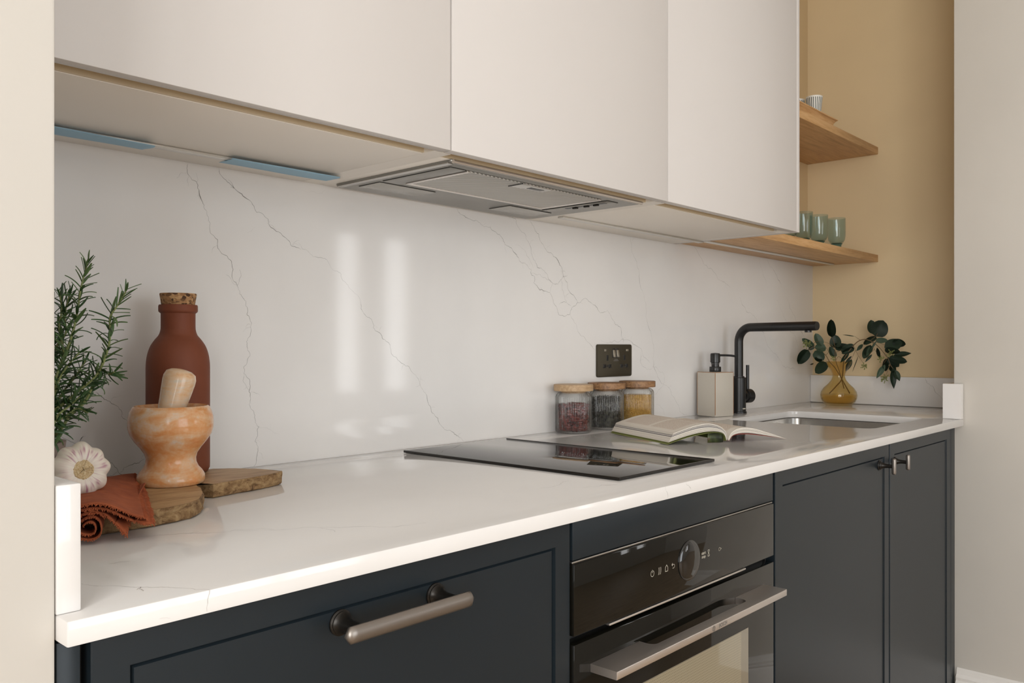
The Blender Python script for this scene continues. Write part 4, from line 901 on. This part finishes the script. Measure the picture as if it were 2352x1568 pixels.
hs = [0.0005, .0025, .006, .010, .014, .018, BT-WT]
for k, hz in enumerate(hs):
    row = []
    for i, p in enumerate(lp):
        tg = (lp[(i+1)%n]-lp[i-1]).normalized(); nn = Vector((tg.y, -tg.x, 0)); f = noise.noise(Vector((p.x*60, p.y*60, hz*120)))*.003+noise.noise(Vector((p.x*190, p.y*190, hz*300)))*.0016
        off = -.003*(k == 0)-.0012*(k == len(hs)-1) + (f if 0 < k < len(hs)-1 else f*.4)
        row.append(bm.verts.new((p.x+nn.x*off, p.y+nn.y*off, WT+hz)))
    rows.append(row)
for a, b in zip(rows, rows[1:]):
    for i in range(n): bm.faces.new((a[i], a[(i+1)%n], b[(i+1)%n], b[i]))
bm.faces.new(rows[0][::-1]); bmesh.ops.recalc_face_normals(bm, faces=bm.faces)
tp = [v.co.copy() for v in rows[-1]]
obj('bark_edge', bm, M['bark'], bd, ang=50)
bm = new(); f = bm.faces.new([bm.verts.new(p+Vector((0, 0, .0002))) for p in tp]); 
if f.normal.z < 0: f.normal_flip()
bmesh.ops.triangulate(bm, faces=bm.faces); obj('board_top', bm, M['board'], bd, smooth=False)

BX, BY = .605, -.096
t = thing('terracotta_bottle', 'tall terracotta bottle with a cork stopper behind the mortar', 'bottle', (BX, BY, BT))
k = 1/1505; zz = lambda v: 1.122-(v-795)*k
bp = [(0, BT+.0003), (.040, BT+.0003), (.0445, BT+.002), (.0472, BT+.007), (.0475, BT+.014), (.0475, zz(845)), (.0470, zz(830)), (.0450, zz(812)), (.0410, zz(795)), (.0350, zz(781)), (.0290, zz(770)), (.0265, zz(760)), (.0258, zz(750)), (.0258, zz(720)), (.0275, zz(718)), (.0290, zz(716)), (.0293, zz(713)), (.0293, zz(704)), (.0285, zz(700.5)), (.0245, zz(700)), (.0225, zz(703)), (.0225, zz(745)), (0, zz(745))]
bp = [(a*.962, b) for a, b in bp]; bp = bp[:5]+[(p.x, p.y) for p in smooth_path([Vector((a, b, 0)) for a, b in bp[5:14]], 5)]+bp[14:]; bm = new(); lathe(bm, bp, 64, M=T(BX, BY, 0)); bmesh.ops.remove_doubles(bm, verts=bm.verts, dist=1e-6); obj('body', bm, M['terracotta'], t, ang=50)
bm = new(); lathe(bm, [(0, zz(712)), (.0214, zz(712)), (.0240, zz(700)), (.0266, zz(677)), (.0262, zz(674.5)), (0, zz(674))], 48, M=T(BX, BY, 0)); bmesh.ops.remove_doubles(bm, verts=bm.verts, dist=1e-6); obj('cork_stopper', bm, M['cork'], t)

MX, MY = .549, -.190; dm = (Vector((MX, MY, 0))-CAM).dot(FWD); km = dm/FPX; zm = lambda v: 1.122-(v-795)*km
mp_ = [(0, 0), (.040, 0), (.0428, .0015), (.0442, .006), (.0435, .012), (.0400, .018), (.0355, .023), (.0328, .029), (.0322, .035), (.0340, .042), (.0395, .0500), (.0468, .0590), (.0525, .068), (.0548, .076), (.0552, .084), (.0545, .092), (.0525, .0995), (.0502, .1045), (.0475, .1068), (.0455, .105), (.0440, .100), (.0420, .085), (.034, .068), (.018, .058), (0, .056)]
bm = new(); lathe(bm, [(a*1.02, BT+.0003+b*1.02) for a, b in mp_], 72, M=T(MX, MY, 0)); bmesh.ops.remove_doubles(bm, verts=bm.verts, dist=1e-6)
tag(obj('mortar', bm, M['peach'], loc=(MX, MY, BT), ang=60), 'polished peach stone mortar bowl standing on the wooden board', 'mortar')
pt = atd(415, 860, dm+.004); pb = Vector((MX-.012, MY-.004, BT+.066)); ax = pt-pb
pp = [(0, 0), (.010, .0015), (.0165, .006), (.0175, .014), (.0170, .028), (.0178, .045), (.0192, .065), (.0210, .085), (.0221, .100), (.0221, .108), (.0200, .1165), (.014, .1215), (.006, .1235), (0, .124)]
sc = (ax.length+.008)/.124
bm = new(); lathe(bm, [(a, b*sc) for a, b in pp], 48, M=frame_to(pb, ax)); bmesh.ops.remove_doubles(bm, verts=bm.verts, dist=1e-6); tag(obj('pestle', bm, M['peach_pale'], loc=pb, ang=80), 'pale peach stone pestle leaning in the mortar', 'pestle')

# napkin: folded linen with frayed edges, rolled at the front
nk = thing('linen_napkin', 'folded rust linen napkin with frayed edges under the garlic', 'napkin', (.40, -.32, BT))
zn = lambda p: (120+p[0]/6.271, 1000+p[1]/6.271)
F0 = onz(*zn((1320,1235)), BT+.001); F1 = onz(160, 1212, BT); wd_ = Vector((F1.x-F0.x, F1.y-F0.y, 0)).normalized(); nrm_ = Vector((-wd_.y, wd_.x, 0))
def fp(p): return onplane(*zn(p), F0, nrm_)
fr_lines = []
def cloth(name, fpx, bpx, dback, ripple=.0008, z_off=0.0, nt=26):
    """cloth panel between a front outline on the board's front and a back outline lying on the board"""
    A = smooth_path([fp(p) for p in fpx], 8); Bk = [onz(*zn(p), BT+z) for p, z in bpx]; Bk = smooth_path(Bk, 8)
    n = len(A)-1; rows = []
    bm = new()
    for j in range(nt+1):
        s_ = j/nt; row = []
        for i in range(n+1):
            f = i/n*(len(Bk)-1); i0 = min(int(f), len(Bk)-2); b = Bk[i0].lerp(Bk[i0+1], f-i0)
            p = A[i].lerp(b, s_); hump = (A[i].z-BT)
            if hump > 0: p.z = BT + hump*(1-s_)**.8 + (b.z-BT)*s_
            else: p.z = BT + hump*max(0, 1-s_*7)**1.4 + .0012 + (b.z-BT)*s_
            p.z += z_off + ripple*noise.noise(Vector((p.x*40, p.y*40, z_off*900)))
            row.append(bm.verts.new(p))
        rows.append(row)
    for j in range(nt):
        for i in range(n): bm.faces.new((rows[j][i], rows[j][i+1], rows[j+1][i+1], rows[j+1][i]))
    L_ = [[v.co.copy() for v in r] for r in rows]
    bmesh.ops.recalc_face_normals(bm, faces=bm.faces); o = obj(name, bm, M['linen'], nk, ang=70); sm = o.modifiers.new('thickness', 'SOLIDIFY'); sm.thickness = .0016; sm.offset = 0
    return L_
top_front = [(1320,1240),(1210,1222),(1100,1188),(1000,1142),(900,1098),(800,1062),(700,1042),(600,1038),(500,1052),(400,1072),(260,1100)]
L1 = cloth('top_fold', top_front, [((1165,592),.004),((1000,612),.005),((800,640),.006),((600,660),.006),((300,700),.006)], 0, z_off=.0042)
L2 = cloth('middle_fold', [(1415,1305),(1330,1300),(1230,1275),(1110,1225),(1000,1180),(900,1130),(800,1085),(700,1068),(600,1066),(500,1082),(400,1105),(260,1135)], [((1240,618),.002),((1100,640),.003),((900,660),.003),((600,690),.003),((300,730),.003)], 0, z_off=.0012)
L3 = cloth('lower_fold', [(1050,1445),(1000,1390),(930,1310),(850,1225),(770,1155),(690,1125),(600,1122),(500,1130),(400,1150),(300,1170)], [((1340,700),.009),((1280,725),.004),((1100,760),.002),((800,790),.002),((500,820),.002)], 0, z_off=.0003)
# rolled end
bm = new(); rows = []; c0 = fp((515,1325)); nturn = 64
for j in range(13):
    s_ = j/12; row = []
    for i in range(nturn+1):
        a = i/nturn*2.35*2*PI; r = (.0205-.0150*i/nturn)*(.93+.07*math.sin(3*a)); row.append(bm.verts.new(c0 + wd_*(-r*math.cos(a+.6)) + Vector((0, 0, r*.88*math.sin(a+.6))) + nrm_*(.06*s_)*(1 if nrm_.y > 0 else -1)))
    rows.append(row)
for j in range(12):
    for i in range(nturn): bm.faces.new((rows[j][i], rows[j][i+1], rows[j+1][i+1], rows[j+1][i]))
LR = [v.co.copy() for v in rows[0]]; bmesh.ops.recalc_face_normals(bm, faces=bm.faces); o = obj('rolled_end', bm, M['linen'], nk, ang=70); sm = o.modifiers.new('thickness', 'SOLIDIFY'); sm.thickness = .0017; sm.offset = 0
# frayed threads
bm = new()
def fray(P, Q, dens, ln, jit=.35):
    for a, b, c, d_ in zip(P, P[1:], Q, Q[1:]):
        for k in range(max(1, int((b-a).length*dens))):
            f = rnd.random(); p = a.lerp(b, f); q_ = c.lerp(d_, f); o_ = (p-q_).normalized(); side = (b-a).normalized()
            d1 = (o_+side*rnd.uniform(-jit, jit)*1.6+Vector((0, 0, rnd.uniform(-.35, .3)))).normalized(); L = ln*rnd.uniform(.6, 1.2)
            tube(bm, [p-o_*.001, p+d1*L*.5, p+(d1+Vector((0, 0, -.5))+side*rnd.uniform(-.5, .5)).normalized()*L], [.00055, .0005, .00022], 4)
for LL, dn in ((L1, 1800), (L2, 1800)):
    fray([r[0] for r in LL], [r[4] for r in LL], dn, .0062); fray(LL[0], LL[2], 1400, .0042)
fray(L3[0], L3[2], 1300, .0042); fray([r[0] for r in L3[:6]], [r[4] for r in L3[:6]], 1500, .005)
fray(LR, [p+nrm_*(.01 if nrm_.y > 0 else -.01) for p in LR], 1500, .003)
tag(obj('fringe', bm, M['linen'], nk), 'frayed thread fringe', kind='stuff')

# garlic bulb lying on its side, root disc toward the room
GC = Vector((.392, -.284, .9745)); gax = Vector((-.10, -.93, .16)).normalized()
g = thing('garlic_bulb', 'whole garlic bulb with purple streaks lying on the rust napkin', 'garlic', (GC.x, GC.y, BT+.006))
Mg = frame_to(GC, gax); bm = new(); lay_ = bm.verts.layers.float.new('skin'); nu, nv = 120, 60; rows = []
lob = [(0.1, 1.0), (.75, .8), (1.45, 1.05), (2.15, .75), (2.85, .95), (3.6, .85), (4.35, 1.05), (5.0, .8), (5.65, .9)]
for j in range(nv+1):
    th = PI*j/nv; row = []           # th=0 at the root side (+z local)
    for i in range(nu):
        ph_ = 2*PI*i/nu; w_ = 0
        for c_, s_ in lob:
            d_ = (ph_-c_+PI) % (2*PI)-PI; w_ = max(w_, s_*math.exp(-(d_/.34)**2))
        sn = math.sin(th); r = .0315*(1+.21*(w_-.55)*sn**.7)
        z = .0255*math.cos(th); z *= (1-.30*math.exp(-(th/.42)**2)) if th < PI/2 else 1.0
        if th > 2.5: r *= 1; z -= .012*((th-2.5)/.64)**2
        rr = r*sn**.82 if sn > 0 else 0
        v = bm.verts.new(Mg @ Vector((rr*math.cos(ph_), rr*math.sin(ph_), z))); row.append(v)
        st = noise.noise(Vector((ph_*9, th*1.2, 3)))*.5+noise.noise(Vector((ph_*26, th*2, 8)))*.5; pat = noise.noise(Vector((math.cos(ph_)*1.6, math.sin(ph_)*1.6, th*1.1+4)))
        v[lay_] = max(0, min(1, .10+st*2.0*max(0, pat+.5)+.65*math.exp(-((th-.66)/.26)**2)*max(0, st+.45)))
    rows.append(row)
for a, b in zip(rows, rows[1:]):
    for i in range(nu): bm.faces.new((a[i], a[(i+1)%nu], b[(i+1)%nu], b[i]))
bmesh.ops.remove_doubles(bm, verts=bm.verts, dist=1e-6); bmesh.ops.recalc_face_normals(bm, faces=bm.faces); obj('bulb', bm, M['garlic'], g, ang=80)
bm = new(); lathe(bm, [(0, -.004), (.0118, -.003), (.0125, .0005), (.0105, .0018), (0, .0012)], 36, M=Mg @ T(0, 0, .0185))
for v in bm.verts: v.co += Vector((rnd.uniform(-1, 1), rnd.uniform(-1, 1), rnd.uniform(-1, 1)))*.0006
obj('root_disc', bm, M['garlic_root'], g)

# ================================================================== ROSEMARY IN A POT
PX_, PY_ = .372, -.105
r_ = thing('potted_rosemary', 'rosemary plant in a grey clay pot at the left end of the worktop', 'plant', (PX_, PY_, WT))
bm = new(); lathe(bm, [(0, WT+.0003), (.046, WT+.0003), (.050, WT+.004), (.060, WT+.070), (.064, WT+.0705), (.066, WT+.085), (.062, WT+.085), (.058, WT+.066), (0, WT+.064)], 40, M=T(PX_, PY_, 0)); bmesh.ops.remove_doubles(bm, verts=bm.verts, dist=1e-6); obj('pot', bm, M['pot'], r_, ang=40)
bm = new(); lathe(bm, [(.0, WT+.0745), (.0575, WT+.0745), (.0585, WT+.079), (.03, WT+.081), (0, WT+.080)], 32, M=T(PX_, PY_, 0)); 
for v in bm.verts: v.co.z += rnd.uniform(-.001, .001)
bmesh.ops.remove_doubles(bm, verts=bm.verts, dist=1e-6); obj('soil', bm, M['soil'], r_)
ndl = []
for kk in range(10):
    bm = new(); n = 7; curl = (.15, .35, .6, .9, 1.3, 1.9, .25, .5, 2.4, .75)[kk]; p = Vector((0, 0, 0)); rows = []
    for i in range(n+1):
        s_ = i/n; a = curl*s_; wd2 = .055*math.sin(PI*min(1, .12+s_*.80))**.6*(1-.25*s_)
        if i: p = p+Vector((0, math.cos(a), -math.sin(a)))/n
        up_ = Vector((0, math.sin(a), math.cos(a)))
        rows.append([bm.verts.new(p+Vector((-wd2, 0, 0))-up_*.022), bm.verts.new(p+up_*.018), bm.verts.new(p+Vector((wd2, 0, 0))-up_*.022), bm.verts.new(p-up_*.03)])
    for a, b in zip(rows, rows[1:]):
        for j in range(4): bm.faces.new((a[j], a[(j+1)%4], b[(j+1)%4], b[j]))
    bm.faces.new(rows[0][::-1]); bm.faces.new(rows[-1]); bmesh.ops.recalc_face_normals(bm, faces=bm.faces)
    me = bpy.data.meshes.new('needle'); bm.to_mesh(me); bm.free(); me.materials.append(M['needle']); finish(me, ang=70); ndl.append(me)
zr = lambda p: (100+p[0]/3.92, 540+p[1]/3.92)
base = Vector((PX_+.01, PY_-.01, WT+.078))
RS = [([(40,1560),(110,1290),(180,1100),(240,950),(285,790),(315,620),(335,480),(375,330),(405,215)], 1.100, 64),
      ([(100,1800),(240,1620),(370,1500),(470,1290),(545,1130),(590,980),(600,860),(598,740),(660,640),(712,560),(752,480)], 1.085, 70),
      ([(30,1500),(90,1330),(170,1120),(165,960),(140,820),(165,680),(150,560),(135,490)], 1.120, 46),
      ([(60,1620),(200,1500),(330,1390),(440,1300),(520,1210),(590,1250),(640,1230)], 1.070, 44),
      ([(20,1400),(60,1200),(120,1000),(200,880),(190,740),(215,600),(250,500)], 1.130, 40),
      ([(60,1700),(180,1640),(300,1560),(400,1600)], 1.075, 26), ([(40,1760),(130,1620),(230,1540),(330,1450)], 1.06, 26),
      ([(0,1300),(40,1100),(90,900),(70,700),(60,560)], 1.11, 30), ([(20,1650),(120,1500),(200,1380),(300,1250),(380,1120)], 1.12, 36), ([(0,1600),(90,1450),(140,1300),(230,1160),(330,1050)], 1.07, 36)]
count = 0; extra = new()
for si, (pts, dep_, nn_) in enumerate(RS):
    P = [atd(*zr(p), dep_+rnd.uniform(-.006, .006)) for p in pts]; P = [base+Vector((rnd.uniform(-.012, .012), rnd.uniform(-.012, .012), 0))] + P
    P = smooth_path(P, 6); P = [Vector((p.x, min(p.y, -.008), max(p.z, WT+.078) if i < 5 else p.z)) for i, p in enumerate(P)]
    bm = new(); tube(bm, P, [.0022-.0014*i/(len(P)-1) for i in range(len(P))], 6); st = obj('stem', bm, M['stem_green'], r_)
    Ls = [0]
    for a, b in zip(P, P[1:]): Ls.append(Ls[-1]+(b-a).length)
    start = .16; nn_ = int(nn_*1.55)
    for k_ in range(nn_):
        f = start+(1-start)*(k_+.5)/nn_; s_ = f*Ls[-1]; j = max(i for i in range(len(Ls)) if Ls[i] <= s_); j = min(j, len(P)-2); p = P[j].lerp(P[j+1], (s_-Ls[j])/max(1e-6, Ls[j+1]-Ls[j])); tg = (P[j+1]-P[j]).normalized()
        az = k_*2.4+rnd.uniform(-.5, .5); u_ = tg.orthogonal().normalized(); v_ = tg.cross(u_); rad_ = u_*math.cos(az)+v_*math.sin(az)
        el = rnd.uniform(.45, .95) if f < .9 else rnd.uniform(.9, 1.3); y = (rad_*math.cos(el)+tg*math.sin(el)).normalized(); L = rnd.uniform(.017, .029)*(1 if f < .93 else .7); me = ndl[rnd.choice((0, 1, 1, 2, 2, 3, 3, 4, 6, 7, 9, 5) if f < .85 else (0, 0, 1, 2, 6))]
        x = y.cross(tg).normalized(); z_ = x.cross(y).normalized(); 
        if rnd.random() < .15: z_ = -z_; x = -x
        W = L*rnd.uniform(1.3, 2.0)
        mm = Matrix(((x.x*W, y.x*L, z_.x*L, 0), (x.y*W, y.y*L, z_.y*L, 0), (x.z*W, y.z*L, z_.z*L, 0), (0, 0, 0, 1))); mm.translation = p
        tip = mm @ Vector((0, .8, 0))
        if tip.y > -.003 or tip.x < XL+.02: continue
        if count < 298:
            o = bpy.data.objects.new('needle', me); C.objects.link(o); o.parent = st; m2 = mm.copy(); m2.translation = p-OFF[st.name]; o.matrix_local = m2; count += 1
        else:
            vv = [extra.verts.new(mm @ v.co) for v in me.vertices]; [extra.faces.new([vv[i] for i in pl.vertices]) for pl in me.polygons]
tag(obj('foliage', extra, M['needle'], r_, ang=70), 'further rosemary needles', kind='stuff')
